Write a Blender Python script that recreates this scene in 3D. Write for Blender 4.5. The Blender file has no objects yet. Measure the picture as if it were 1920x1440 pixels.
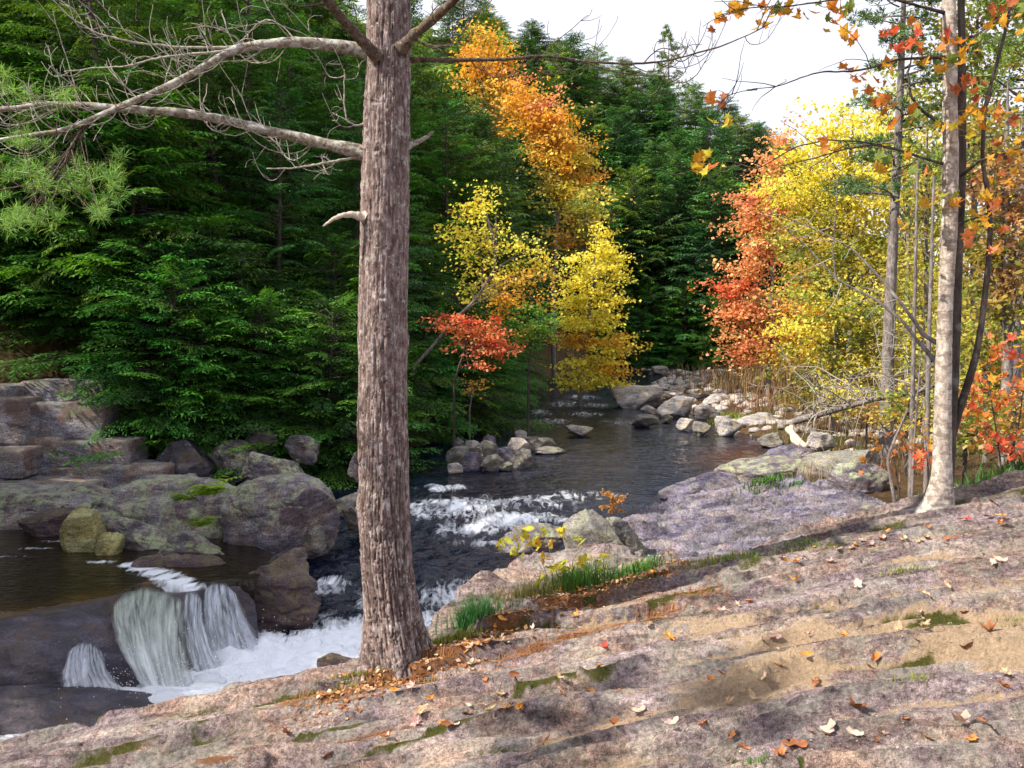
import bpy, math, random
import numpy as np
from mathutils import Vector, Matrix

# ------------------------------------------------------------------ camera, sky, sun, exposure
SC = bpy.context.scene
COL = SC.collection
CAMZ, F, HZ = 4.0, 1600.0, 620.0
PITCH = math.atan(100.0 / F)
cam_d = bpy.data.cameras.new('camera')
cam_d.sensor_width = 36.0
cam_d.lens = 30.0
cam_d.clip_end = 3000
cam = bpy.data.objects.new('camera', cam_d)
cam.location = (0, 0, CAMZ)
cam.rotation_euler = (math.pi / 2 - PITCH, 0, 0)
COL.objects.link(cam)
SC.camera = cam

SUN_EL = math.radians(43)
SUN_AZ = math.radians(19)          # degrees that the sun stands behind the picture plane, on the left
sun_dir = Vector((-math.cos(SUN_AZ) * math.cos(SUN_EL), -math.sin(SUN_AZ) * math.cos(SUN_EL), math.sin(SUN_EL)))
world = bpy.data.worlds.new('World')
SC.world = world
world.use_nodes = True
wn = world.node_tree
wn.nodes.clear()
sky = wn.nodes.new('ShaderNodeTexSky')
sky.sky_type = 'NISHITA'
sky.sun_disc = False
sky.sun_elevation = SUN_EL
sky.sun_rotation = math.atan2(sun_dir.x, sun_dir.y)
sky.air_density = 1.0
sky.dust_density = 3.0
# a thin even veil of white cloud over the blue
veil = wn.nodes.new('ShaderNodeMix')
veil.data_type = 'RGBA'
veil.inputs[0].default_value = 0.72
veil.inputs[7].default_value = (8.6, 8.6, 9.5, 1)
wb = wn.nodes.new('ShaderNodeBackground')
wb.inputs['Strength'].default_value = 0.088
wo = wn.nodes.new('ShaderNodeOutputWorld')
wn.links.new(sky.outputs[0], veil.inputs[6])
wn.links.new(veil.outputs[2], wb.inputs[0])
wn.links.new(wb.outputs[0], wo.inputs[0])

sun_d = bpy.data.lights.new('sun', 'SUN')
sun_d.energy = 5.0
sun_d.angle = math.radians(0.5)
sun_d.color = (1.0, 0.90, 0.76)
sun = bpy.data.objects.new('sun', sun_d)
sun.rotation_euler = sun_dir.to_track_quat('Z', 'Y').to_euler()
sun.location = (-30, -10, 40)
COL.objects.link(sun)

SC.view_settings.view_transform = 'Standard'
SC.view_settings.look = 'None'
SC.view_settings.gamma = 1
SC.view_settings.use_curve_mapping = False
SC.view_settings.exposure = 0.88
SC.render.engine = 'CYCLES'
cy = SC.cycles
cy.max_bounces = 5
cy.diffuse_bounces = 2
cy.glossy_bounces = 2
cy.transmission_bounces = 3
cy.transparent_max_bounces = 6
cy.caustics_reflective = False
cy.caustics_refractive = False
cy.use_denoising = True
cy.use_adaptive_sampling = True
cy.adaptive_threshold = 0.02
cy.sample_clamp_indirect = 4.0

# ------------------------------------------------------------------ helpers
rng = np.random.default_rng(11)
random.seed(5)
ct, st = math.cos(PITCH), math.sin(PITCH)


def P(px, py, d):
    """the point seen at photograph pixel (px, py), d metres ahead of the camera"""
    a, b = (px - 960) / F, (720 - py) / F
    s = d / (b * st + ct)
    return np.array((a * s, d, CAMZ + s * (b * ct - st)))


def G(px, py, z=0.0):
    """the point of the level z seen at pixel (px, py)"""
    a, b = (px - 960) / F, (720 - py) / F
    s = (z - CAMZ) / (b * ct - st)
    return np.array((a * s, s * (b * st + ct), z))


def pix(p):
    y, z = p[1], p[2] - CAMZ
    f = y * ct - z * st
    u = y * st + z * ct
    return 960 + F * p[0] / f, 720 - F * u / f


_perm = np.random.default_rng(3).permutation(512)
_perm = np.concatenate([_perm, _perm, _perm])
_grad = np.random.default_rng(4).normal(size=(512, 3))
_grad /= np.linalg.norm(_grad, axis=1)[:, None]


def pn(x, y, z=0.0):
    """gradient noise, about -0.7 to 0.7, on arrays"""
    x, y, z = np.broadcast_arrays(np.asarray(x, float), np.asarray(y, float), np.asarray(z, float))
    xi, yi, zi = np.floor(x).astype(int), np.floor(y).astype(int), np.floor(z).astype(int)
    xf, yf, zf = x - xi, y - yi, z - zi
    u, v, w = (t * t * t * (t * (t * 6 - 15) + 10) for t in (xf, yf, zf))
    xi, yi, zi = xi & 511, yi & 511, zi & 511

    def g(i, j, k):
        h = _perm[_perm[_perm[(xi + i) & 511] + ((yi + j) & 511)] + ((zi + k) & 511)] & 511
        gr = _grad[h]
        return gr[..., 0] * (xf - i) + gr[..., 1] * (yf - j) + gr[..., 2] * (zf - k)
    a = g(0, 0, 0) * (1 - u) + g(1, 0, 0) * u
    b = g(0, 1, 0) * (1 - u) + g(1, 1, 0) * u
    c = g(0, 0, 1) * (1 - u) + g(1, 0, 1) * u
    d = g(0, 1, 1) * (1 - u) + g(1, 1, 1) * u
    return (a * (1 - v) + b * v) * (1 - w) + (c * (1 - v) + d * v) * w


def fbm(x, y, z=0.0, o=4, gain=0.5):
    s, amp, f = 0.0, 1.0, 1.0
    for _ in range(o):
        s = s + amp * pn(np.asarray(x) * f + 7.3 * _, np.asarray(y) * f + 3.1 * _, np.asarray(z) * f)
        amp *= gain
        f *= 2.03
    return s


def sstep(a, b, x):
    t = np.clip((np.asarray(x, float) - a) / (b - a), 0, 1)
    return t * t * (3 - 2 * t)


def mesh(name, V, Fq, mats=None, attrs=None, cols=None, smooth=True, mi=None):
    """V (n,3); Fq one array (m,3 or 4) or a list of such arrays"""
    V = np.ascontiguousarray(V, dtype=np.float32)
    Fs = Fq if isinstance(Fq, list) else [Fq]
    Fs = [np.asarray(f, dtype=np.int32) for f in Fs if len(f)]
    me = bpy.data.meshes.new(name)
    me.vertices.add(len(V))
    me.vertices.foreach_set('co', V.ravel())
    li = np.concatenate([f.ravel() for f in Fs])
    tot = np.concatenate([np.full(len(f), f.shape[1], np.int32) for f in Fs])
    start = np.concatenate([[0], np.cumsum(tot)[:-1]]).astype(np.int32)
    me.loops.add(len(li))
    me.loops.foreach_set('vertex_index', li)
    me.polygons.add(len(tot))
    me.polygons.foreach_set('loop_start', start)
    me.polygons.foreach_set('loop_total', tot)
    if smooth:
        me.polygons.foreach_set('use_smooth', np.ones(len(tot), bool))
    if mi is not None:
        me.polygons.foreach_set('material_index', np.asarray(mi, np.int32))
    if cols is not None:
        a = me.color_attributes.new('Col', 'FLOAT_COLOR', 'POINT')
        c = np.ones((len(V), 4), np.float32)
        c[:, :3] = cols
        a.data.foreach_set('color', c.ravel())
    for k, v in (attrs or {}).items():
        a = me.attributes.new(k, 'FLOAT', 'POINT')
        a.data.foreach_set('value', np.asarray(v, np.float32))
    for m in (mats if isinstance(mats, (list, tuple)) else [mats]):
        if m:
            me.materials.append(m)
    me.update()
    me.validate()
    return me


def link(name, data, parent=None, loc=(0, 0, 0), rot=(0, 0, 0), scale=(1, 1, 1)):
    o = bpy.data.objects.new(name, data)
    COL.objects.link(o)
    o.location = loc
    o.rotation_euler = rot
    o.scale = scale
    o.parent = parent
    return o


def tag(o, label=None, cat=None, group=None, kind=None):
    if label:
        o['label'] = label
    if cat:
        o['category'] = cat
    if group:
        o['group'] = group
    if kind:
        o['kind'] = kind
    return o


def thing(name, loc, label, cat, group=None, rot=(0, 0, 0), scale=(1, 1, 1)):
    return tag(link(name, None, None, loc, rot, scale), label, cat, group)


def grid_faces(n, m):
    i = np.arange(n - 1)[:, None] * m + np.arange(m - 1)[None, :]
    i = i.ravel()
    return np.stack([i, i + 1, i + m + 1, i + m], 1)


def resample(path, n):
    path = np.asarray(path, float)
    d = np.concatenate([[0], np.cumsum(np.linalg.norm(np.diff(path[:, :3], axis=0), axis=1))])
    t = np.linspace(0, d[-1], n)
    return np.stack([np.interp(t, d, path[:, k]) for k in range(path.shape[1])], 1)


def smooth_path(path, n, it=None):
    p = resample(path, n)
    for _ in range(it if it is not None else max(2, n // max(4, len(path)))):
        p[1:-1] = 0.25 * p[:-2] + 0.5 * p[1:-1] + 0.25 * p[2:]
    return p


def tube(path, rad, k=6):
    """sweep; path (n,3), rad (n,) -> V, quads (closed by a fan at the tip)"""
    path = np.asarray(path, float)
    n = len(path)
    rad = np.broadcast_to(rad, (n,))
    T = np.gradient(path, axis=0)
    T /= np.linalg.norm(T, axis=1)[:, None] + 1e-9
    up = np.array((0.13, 0.21, 0.97)) if abs(T[:, 2]).mean() < 0.8 else np.array((0.97, 0.2, 0.1))
    A = np.cross(T, up)
    A /= np.linalg.norm(A, axis=1)[:, None] + 1e-9
    B = np.cross(T, A)
    th = np.arange(k) * 2 * np.pi / k
    V = path[:, None, :] + rad[:, None, None] * (np.cos(th)[None, :, None] * A[:, None, :] + np.sin(th)[None, :, None] * B[:, None, :])
    i = np.arange(n - 1)[:, None] * k
    j = np.arange(k)[None, :]
    Fq = np.stack([i + j, i + (j + 1) % k, i + k + (j + 1) % k, i + k + j], 2).reshape(-1, 4)
    return V.reshape(-1, 3), Fq


class MB:
    """gathers pieces into one mesh"""
    def __init__(s):
        s.V, s.F, s.C, s.n = [], {3: [], 4: []}, [], 0

    def add(s, V, Fq, c=(1, 1, 1)):
        V = np.asarray(V, float)
        s.V.append(V)
        Fq = np.asarray(Fq)
        s.F[Fq.shape[1]].append(Fq + s.n)
        s.C.append(np.broadcast_to(np.asarray(c, float), (len(V), 3)))
        s.n += len(V)

    def data(s, name, mat, smooth=True, off=(0, 0, 0), **kw):
        Fs = [np.concatenate(f) for f in (s.F[4], s.F[3]) if f]
        return mesh(name, np.concatenate(s.V) - np.asarray(off), Fs, mat, cols=np.concatenate(s.C), smooth=smooth, **kw)


# ------------------------------------------------------------------ materials
def newmat(name):
    m = bpy.data.materials.new(name)
    m.use_nodes = True
    nt = m.node_tree
    nt.nodes.clear()
    out = nt.nodes.new('ShaderNodeOutputMaterial')
    return m, nt, out


def N(nt, t, ins=None, **props):
    n = nt.nodes.new(t)
    for k, v in props.items():
        setattr(n, k, v)
    for k, v in (ins or {}).items():
        if isinstance(v, bpy.types.NodeSocket):
            nt.links.new(v, n.inputs[k])
        else:
            n.inputs[k].default_value = v
    return n


def c4(c):
    return (c[0], c[1], c[2], 1.0)


def mixc(nt, f, a, b, blend='MIX'):
    n = nt.nodes.new('ShaderNodeMix')
    n.data_type = 'RGBA'
    n.blend_type = blend
    for i, v in ((0, f), (6, a), (7, b)):
        if isinstance(v, bpy.types.NodeSocket):
            nt.links.new(v, n.inputs[i])
        else:
            n.inputs[i].default_value = v if i == 0 else c4(v)
    return n.outputs[2]


def ramp(nt, fac, stops):
    n = nt.nodes.new('ShaderNodeValToRGB')
    nt.links.new(fac, n.inputs[0])
    els = n.color_ramp.elements
    while len(els) < len(stops):
        els.new(0.5)
    for e, (p, c) in zip(els, stops):
        e.position = p
        e.color = c4(c) if not np.isscalar(c) else (c, c, c, 1)
    return n.outputs[0]


def math_n(nt, op, a, b=0.0, clamp=False):
    n = nt.nodes.new('ShaderNodeMath')
    n.operation = op
    n.use_clamp = clamp
    for i, v in ((0, a), (1, b)):
        if isinstance(v, bpy.types.NodeSocket):
            nt.links.new(v, n.inputs[i])
        else:
            n.inputs[i].default_value = v
    return n.outputs[0]


def noise_n(nt, co, scale, detail=5, rough=0.55, dist=0.0):
    return N(nt, 'ShaderNodeTexNoise', {'Vector': co, 'Scale': scale, 'Detail': detail, 'Roughness': rough, 'Distortion': dist}).outputs[0]


def attr_n(nt, name):
    return N(nt, 'ShaderNodeAttribute', attribute_name=name)


def stretch(nt, co, s):
    return N(nt, 'ShaderNodeMapping', {'Vector': co, 'Scale': s}).outputs[0]


def rock_mat(name, dark, mid, light, lichen=None, lichen_amt=0.5, scale=1.0, rough=0.75, bump=0.8, strat=(1, 1, 3), spec=0.3, deposits=False, stain=None):
    m, nt, out = newmat(name)
    co = N(nt, 'ShaderNodeTexCoord').outputs['Object']
    big = noise_n(nt, stretch(nt, co, strat), 1.1 * scale, 8, 0.68, 0.5)
    col = ramp(nt, big, [(0.36, dark), (0.5, mid), (0.63, light)])
    fine = noise_n(nt, co, 30 * scale, 8, 0.78)
    col = mixc(nt, 0.85, col, ramp(nt, fine, [(0.39, 0.30), (0.5, 0.95), (0.61, 1.6)]), 'MULTIPLY')
    grain = noise_n(nt, co, 150 * scale, 3, 0.7)
    col = mixc(nt, 0.6, col, ramp(nt, grain, [(0.40, 0.40), (0.5, 1.0), (0.60, 1.55)]), 'MULTIPLY')
    vein = noise_n(nt, stretch(nt, co, (1, 2.4, 6)), 2.6 * scale, 8, 0.68, 0.9)
    col = mixc(nt, 0.7, col, ramp(nt, vein, [(0.40, 0.50), (0.47, 0.95), (0.6, 1.1)]), 'MULTIPLY')
    hue = noise_n(nt, co, 2.1 * scale, 4, 0.6)
    col = mixc(nt, 0.7, col, ramp(nt, hue, [(0.40, (0.88, 0.88, 1.06)), (0.5, (1, 1, 1)), (0.60, (1.16, 0.98, 0.80))]), 'MULTIPLY')
    if stain:
        sn = noise_n(nt, stretch(nt, co, (1, 1, 0.6)), 1.3 * scale, 6, 0.65)
        col = mixc(nt, ramp(nt, sn, [(0.52, 0.0), (0.64, 0.8)]), col, stain)
    if lichen:
        geo = N(nt, 'ShaderNodeNewGeometry')
        sep = N(nt, 'ShaderNodeSeparateXYZ', {0: geo.outputs['Normal']}).outputs[2]
        ln = noise_n(nt, co, 3.2 * scale, 8, 0.78)
        f = math_n(nt, 'MULTIPLY', ramp(nt, ln, [(0.47, 0.0), (0.58, 1.0)]), ramp(nt, sep, [(0.05, 0.0), (0.6, 1.0)]))
        lc = mixc(nt, 0.8, lichen, ramp(nt, fine, [(0.32, 0.45), (0.5, 1.0), (0.68, 1.5)]), 'MULTIPLY')
        col = mixc(nt, math_n(nt, 'MULTIPLY', f, lichen_amt), col, lc)
    if deposits:
        n2 = noise_n(nt, co, 55, 6, 0.8)
        n3 = noise_n(nt, co, 9, 6, 0.7)
        sandc = ramp(nt, n2, [(0.3, (0.34, 0.235, 0.145)), (0.7, (0.70, 0.53, 0.36))])
        needc = ramp(nt, n2, [(0.3, (0.07, 0.035, 0.018)), (0.52, (0.24, 0.095, 0.03)), (0.72, (0.38, 0.22, 0.11))])
        mossc = ramp(nt, n2, [(0.3, (0.025, 0.03, 0.008)), (0.55, (0.085, 0.09, 0.016)), (0.75, (0.20, 0.17, 0.03))])
        for at, cc, mxv in (('sand', sandc, 0.9), ('needle', needc, 0.95), ('moss', mossc, 1.0)):
            af = attr_n(nt, at).outputs['Fac']
            nz = math_n(nt, 'ADD', math_n(nt, 'MULTIPLY', math_n(nt, 'SUBTRACT', n2, 0.5), 1.4), math_n(nt, 'MULTIPLY', math_n(nt, 'SUBTRACT', n3, 0.5), 1.6))
            fr = math_n(nt, 'ADD', af, nz)
            fr = math_n(nt, 'MULTIPLY', ramp(nt, fr, [(0.35, 0.0), (0.75, mxv)]), ramp(nt, af, [(0.03, 0.0), (0.25, 1.0)]))
            col = mixc(nt, fr, col, cc)
    bn = math_n(nt, 'ADD', noise_n(nt, co, 8 * scale, 10, 0.72), math_n(nt, 'ADD', math_n(nt, 'MULTIPLY', fine, 0.45), math_n(nt, 'MULTIPLY', vein, 0.5)))
    bp = N(nt, 'ShaderNodeBump', {'Height': bn, 'Strength': bump, 'Distance': 0.09 / scale})
    b = N(nt, 'ShaderNodeBsdfPrincipled', {'Base Color': col, 'Roughness': rough, 'Normal': bp.outputs[0], 'Specular IOR Level': spec})
    nt.links.new(b.outputs[0], out.inputs[0])
    return m


def leaf_mat(name, trans=0.4, tint=(1, 1, 1), jitter=0.0, rough=0.55, spec=0.25):
    """colour comes from the leaves' own colour attribute; light passes through thin leaves"""
    m, nt, out = newmat(name)
    col = attr_n(nt, 'Col').outputs['Color']
    if jitter:
        r = N(nt, 'ShaderNodeObjectInfo').outputs['Random']
        hs = N(nt, 'ShaderNodeHueSaturation', {'Color': col, 'Hue': math_n(nt, 'ADD', 0.5 - 0.03, math_n(nt, 'MULTIPLY', r, 0.05)),
                                               'Value': math_n(nt, 'ADD', 1 - jitter, math_n(nt, 'MULTIPLY', r, 2 * jitter))})
        col = hs.outputs[0]
    d = N(nt, 'ShaderNodeBsdfPrincipled', {'Base Color': col, 'Roughness': rough, 'Specular IOR Level': spec})
    t = N(nt, 'ShaderNodeBsdfTranslucent', {'Color': mixc(nt, 1.0, col, tint, 'MULTIPLY')})
    mx = N(nt, 'ShaderNodeMixShader', {0: trans, 1: d.outputs[0], 2: t.outputs[0]})
    nt.links.new(mx.outputs[0], out.inputs[0])
    return m


def bark_mat(name, dark, mid, light, lichen, scale=1.0, vert=0.18, lich=(0.60, 0.68), bump=0.6, spots=None, bands=None, fissure=None):
    m, nt, out = newmat(name)
    co = N(nt, 'ShaderNodeTexCoord').outputs['Object']
    sc_ = stretch(nt, co, (1, 1, vert))
    n1 = noise_n(nt, sc_, 22 * scale, 7, 0.65, 0.3)
    col = ramp(nt, n1, [(0.3, dark), (0.48, mid), (0.7, light)])
    n2 = noise_n(nt, co, 9 * scale, 6, 0.7)
    col = mixc(nt, ramp(nt, n2, [(lich[0], 0.0), (lich[1], 0.85)]), col, lichen)
    col = mixc(nt, 0.6, col, ramp(nt, noise_n(nt, co, 70 * scale, 4, 0.7), [(0.3, 0.55), (0.5, 1.0), (0.75, 1.4)]), 'MULTIPLY')
    if spots:
        v = noise_n(nt, co, 26 * scale, 3, 0.5)
        col = mixc(nt, ramp(nt, v, [(0.63, 0.0), (0.68, 0.9)]), col, spots)
    if bands:
        v = noise_n(nt, stretch(nt, co, (1, 1, 2.4)), 6 * scale, 5, 0.65)
        col = mixc(nt, ramp(nt, v, [(0.50, 0.0), (0.60, 0.9)]), col, bands)
    if fissure:
        col = mixc(nt, math_n(nt, 'MULTIPLY', attr_n(nt, 'fissure').outputs['Fac'], 0.85), col, fissure)
    bp = N(nt, 'ShaderNodeBump', {'Height': math_n(nt, 'ADD', n1, math_n(nt, 'MULTIPLY', noise_n(nt, sc_, 60 * scale, 5, 0.7), 0.5)), 'Strength': bump, 'Distance': 0.02 / scale})
    b = N(nt, 'ShaderNodeBsdfPrincipled', {'Base Color': col, 'Roughness': 0.85, 'Normal': bp.outputs[0], 'Specular IOR Level': 0.2})
    nt.links.new(b.outputs[0], out.inputs[0])
    return m


MAT = {}
MAT['slab'] = rock_mat('bedrock', (0.115, 0.086, 0.09), (0.33, 0.25, 0.242), (0.55, 0.44, 0.395), (0.46, 0.47, 0.39), 0.4, 1.0, 0.85, 1.0, (1, 2.6, 3), 0.2, True)
MAT['shelf'] = rock_mat('shelf_rock', (0.045, 0.039, 0.06), (0.15, 0.132, 0.185), (0.32, 0.285, 0.36), (0.30, 0.30, 0.27), 0.45, 1.0, 0.7, 0.9, (1, 2.6, 3), 0.3, True)  # cooler, darker tone partly paints in the shelf's partial shade
MAT['boulder'] = rock_mat('grey_boulder', (0.085, 0.078, 0.07), (0.20, 0.185, 0.17), (0.33, 0.31, 0.28), (0.27, 0.29, 0.18), 0.6, 1.2, 0.8)
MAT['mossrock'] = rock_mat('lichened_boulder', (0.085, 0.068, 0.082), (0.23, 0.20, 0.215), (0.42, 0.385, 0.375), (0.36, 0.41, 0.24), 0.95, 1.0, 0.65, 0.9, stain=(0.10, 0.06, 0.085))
MAT['yellowrock'] = rock_mat('yellow_lichened_stone', (0.17, 0.15, 0.06), (0.33, 0.31, 0.13), (0.48, 0.45, 0.24), (0.42, 0.45, 0.20), 0.6, 1.5, 0.8, 0.8)
MAT['cliff'] = rock_mat('layered_cliff_rock', (0.12, 0.105, 0.12), (0.30, 0.28, 0.305), (0.50, 0.48, 0.51), (0.30, 0.34, 0.25), 0.6, 1.0, 0.8, 1.0, (0.7, 0.7, 2.6), 0.2, stain=(0.22, 0.12, 0.10))
MAT['wetshaderock'] = rock_mat('wet_and_shaded_rock', (0.013, 0.011, 0.018), (0.04, 0.034, 0.052), (0.095, 0.082, 0.11), None, 0, 1.0, 0.30, 0.6, (1, 1.5, 3), 0.6, stain=(0.085, 0.048, 0.022))  # wet ledges; also stands in for shade on a bank rock
MAT['brownrock'] = rock_mat('brown_wet_rock', (0.04, 0.026, 0.024), (0.115, 0.08, 0.075), (0.22, 0.17, 0.16), (0.20, 0.16, 0.05), 0.6, 1.0, 0.40, 0.9, (1, 1.5, 3), 0.5, stain=(0.07, 0.045, 0.07))
MAT['palerock'] = rock_mat('pale_bar_stone', (0.24, 0.22, 0.205), (0.42, 0.39, 0.37), (0.60, 0.57, 0.54), (0.36, 0.36, 0.28), 0.35, 1.0, 0.8, 0.8)
MAT['pine_bark'] = bark_mat('pine_bark', (0.034, 0.023, 0.022), (0.185, 0.130, 0.122), (0.40, 0.325, 0.31), (0.48, 0.44, 0.44), 1.5, 0.34, (0.53, 0.66), 1.0, (0.42, 0.42, 0.31), fissure=(0.04, 0.026, 0.022))
MAT['limb_bark'] = bark_mat('lichened_limb_bark', (0.06, 0.045, 0.035), (0.20, 0.165, 0.13), (0.38, 0.35, 0.31), (0.46, 0.47, 0.44), 1.6, 1.0, (0.48, 0.58), 0.6, (0.34, 0.25, 0.08))
MAT['dark_limb'] = bark_mat('dark_limb_bark', (0.03, 0.022, 0.016), (0.085, 0.06, 0.045), (0.17, 0.14, 0.115), (0.30, 0.30, 0.27), 1.6, 1.0, (0.58, 0.66), 0.6, (0.24, 0.17, 0.05))
MAT['twig'] = bark_mat('bare_twig', (0.11, 0.09, 0.07), (0.27, 0.235, 0.195), (0.44, 0.41, 0.36), (0.42, 0.43, 0.38), 3.0, 1.0, (0.5, 0.6), 0.2)
MAT['birch'] = bark_mat('pale_maple_bark', (0.15, 0.12, 0.10), (0.33, 0.28, 0.24), (0.48, 0.43, 0.38), (0.56, 0.52, 0.47), 1.6, 0.5, (0.50, 0.6), 0.5, None, (0.19, 0.155, 0.13))
MAT['trunk'] = bark_mat('forest_bark', (0.022, 0.017, 0.014), (0.06, 0.048, 0.041), (0.12, 0.10, 0.088), (0.15, 0.15, 0.135), 0.7, 0.25, (0.58, 0.68), 0.5)
MAT['grey_trunk'] = bark_mat('grey_bark', (0.06, 0.05, 0.048), (0.15, 0.13, 0.125), (0.27, 0.245, 0.235), (0.30, 0.29, 0.27), 0.8, 0.3, (0.55, 0.65), 0.5)
MAT['drift'] = bark_mat('driftwood', (0.26, 0.20, 0.15), (0.46, 0.39, 0.32), (0.62, 0.56, 0.49), (0.5, 0.46, 0.4), 1.0, 1.0, (0.6, 0.7), 0.3)
MAT['hemlock'] = leaf_mat('hemlock_needles', 0.30, (1.1, 1.15, 0.5), 0.30)
MAT['pine_needle'] = leaf_mat('pine_needles', 0.30, (1.1, 1.1, 0.6), 0.0)
MAT['leaf'] = leaf_mat('autumn_leaves', 0.48, (1.0, 0.95, 0.8), 0.0)
MAT['litter'] = leaf_mat('dry_leaves', 0.15, (1, 0.8, 0.6), 0.0, 0.7, 0.15)
MAT['grass'] = leaf_mat('grass_blades', 0.35, (1.0, 1.1, 0.6), 0.0)


def ground_material():
    m, nt, out = newmat('forest_floor')
    co = N(nt, 'ShaderNodeTexCoord').outputs['Object']
    a = noise_n(nt, co, 0.5, 6, 0.65)
    col = ramp(nt, a, [(0.35, (0.045, 0.028, 0.015)), (0.5, (0.09, 0.055, 0.028)), (0.66, (0.05, 0.06, 0.018))])
    f = noise_n(nt, co, 7, 6, 0.75)
    col = mixc(nt, 0.8, col, ramp(nt, f, [(0.3, 0.4), (0.5, 1.0), (0.72, 2.0)]), 'MULTIPLY')
    bp = N(nt, 'ShaderNodeBump', {'Height': f, 'Strength': 0.8, 'Distance': 0.15})
    b = N(nt, 'ShaderNodeBsdfPrincipled', {'Base Color': col, 'Roughness': 0.95, 'Normal': bp.outputs[0], 'Specular IOR Level': 0.1})
    nt.links.new(b.outputs[0], out.inputs[0])
    return m


def water_material(name, deep, shallow, rough=0.06, bump=0.25, bscale=(5.0, 9.0)):
    """dark tannin water, blued for the river by a painted sky reflection; the foam attribute marks aerated white water, the shallow one an amber bed"""
    m, nt, out = newmat(name)
    co = N(nt, 'ShaderNodeTexCoord').outputs['Object']
    foam = attr_n(nt, 'foam').outputs['Fac']
    sh = attr_n(nt, 'shallow').outputs['Fac']
    fl = N(nt, 'ShaderNodeMapping', {'Vector': co, 'Rotation': (0, 0, 0.55), 'Scale': (1.0, 0.36, 1.0)}).outputs[0]
    n1 = noise_n(nt, fl, 3.4, 8, 0.62, 2.2)
    n2 = noise_n(nt, fl, 15.0, 5, 0.6, 0.8)
    nn = math_n(nt, 'ADD', math_n(nt, 'MULTIPLY', n1, 0.8), math_n(nt, 'MULTIPLY', n2, 0.2))
    fr = math_n(nt, 'ADD', math_n(nt, 'MULTIPLY', foam, 1.35), math_n(nt, 'MULTIPLY', math_n(nt, 'SUBTRACT', nn, 0.55), 4.0))
    ff = math_n(nt, 'MULTIPLY', ramp(nt, fr, [(0.1, 0.0), (1.3, 1.0)]), ramp(nt, foam, [(0.05, 0.0), (0.3, 1.0)]))
    bed = mixc(nt, 0.8, shallow, ramp(nt, noise_n(nt, co, 1.6, 6, 0.7), [(0.35, 0.25), (0.55, 1.0), (0.7, 1.8)]), 'MULTIPLY')
    base = mixc(nt, sh, deep, bed)
    w1 = noise_n(nt, stretch(nt, co, (0.8, 1.6, 1)), bscale[0], 4, 0.55, 0.5)
    w2 = noise_n(nt, co, bscale[1] * 2, 3, 0.5, 0.3)
    hh = math_n(nt, 'ADD', w1, math_n(nt, 'MULTIPLY', w2, 0.3))
    bp = N(nt, 'ShaderNodeBump', {'Height': hh, 'Strength': bump, 'Distance': 0.15})
    bpf = N(nt, 'ShaderNodeBump', {'Height': nn, 'Strength': 0.7, 'Distance': 0.12})
    w = N(nt, 'ShaderNodeBsdfPrincipled', {'Base Color': base, 'Roughness': rough, 'IOR': 1.33, 'Normal': bp.outputs[0]})
    f = N(nt, 'ShaderNodeBsdfPrincipled', {'Base Color': (0.80, 0.85, 0.92, 1), 'Roughness': 0.6, 'Normal': bpf.outputs[0], 'Subsurface Weight': 0.0})
    mx = N(nt, 'ShaderNodeMixShader', {0: ff, 1: w.outputs[0], 2: f.outputs[0]})
    nt.links.new(mx.outputs[0], out.inputs[0])
    return m


def falls_material(name, strand, gap, density):
    """falling water: bright aerated strands between glassy gaps that let the rock show"""
    m, nt, out = newmat(name)
    col = attr_n(nt, 'Col').outputs['Color']
    u = attr_n(nt, 'u').outputs['Fac']
    v = attr_n(nt, 'v').outputs['Fac']
    co = N(nt, 'ShaderNodeCombineXYZ', {0: u, 1: v, 2: 0.0}).outputs[0]
    n1 = noise_n(nt, stretch(nt, co, (10, 1.3, 1)), 1.0, 5, 0.65, 0.8)
    n2 = noise_n(nt, stretch(nt, co, (38, 7, 1)), 1.0, 5, 0.7, 1.0)
    nn = math_n(nt, 'ADD', math_n(nt, 'MULTIPLY', n1, 0.72), math_n(nt, 'MULTIPLY', n2, 0.28))
    f = ramp(nt, math_n(nt, 'ADD', nn, math_n(nt, 'MULTIPLY', v, 0.20)), [(density, 0.0), (density + 0.34, 1.0)])
    f = math_n(nt, 'MULTIPLY', f, attr_n(nt, 'edge').outputs['Fac'])
    base = mixc(nt, 1.0, col, strand, 'MULTIPLY')
    bp = N(nt, 'ShaderNodeBump', {'Height': nn, 'Strength': 0.6, 'Distance': 0.05})
    white = N(nt, 'ShaderNodeBsdfPrincipled', {'Base Color': base, 'Roughness': 0.45, 'Normal': bp.outputs[0]})
    tr = N(nt, 'ShaderNodeBsdfTranslucent', {'Color': base})
    w2 = N(nt, 'ShaderNodeMixShader', {0: 0.25, 1: white.outputs[0], 2: tr.outputs[0]})
    gl = N(nt, 'ShaderNodeBsdfPrincipled', {'Base Color': c4(gap), 'Roughness': 0.12, 'IOR': 1.33, 'Normal': bp.outputs[0]})
    tp = N(nt, 'ShaderNodeBsdfTransparent', {})
    g2 = N(nt, 'ShaderNodeMixShader', {0: math_n(nt, 'SUBTRACT', 1.0, math_n(nt, 'MULTIPLY', attr_n(nt, 'edge').outputs['Fac'], 0.5)), 1: gl.outputs[0], 2: tp.outputs[0]})
    mx = N(nt, 'ShaderNodeMixShader', {0: f, 1: g2.outputs[0], 2: w2.outputs[0]})
    nt.links.new(mx.outputs[0], out.inputs[0])
    return m


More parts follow.
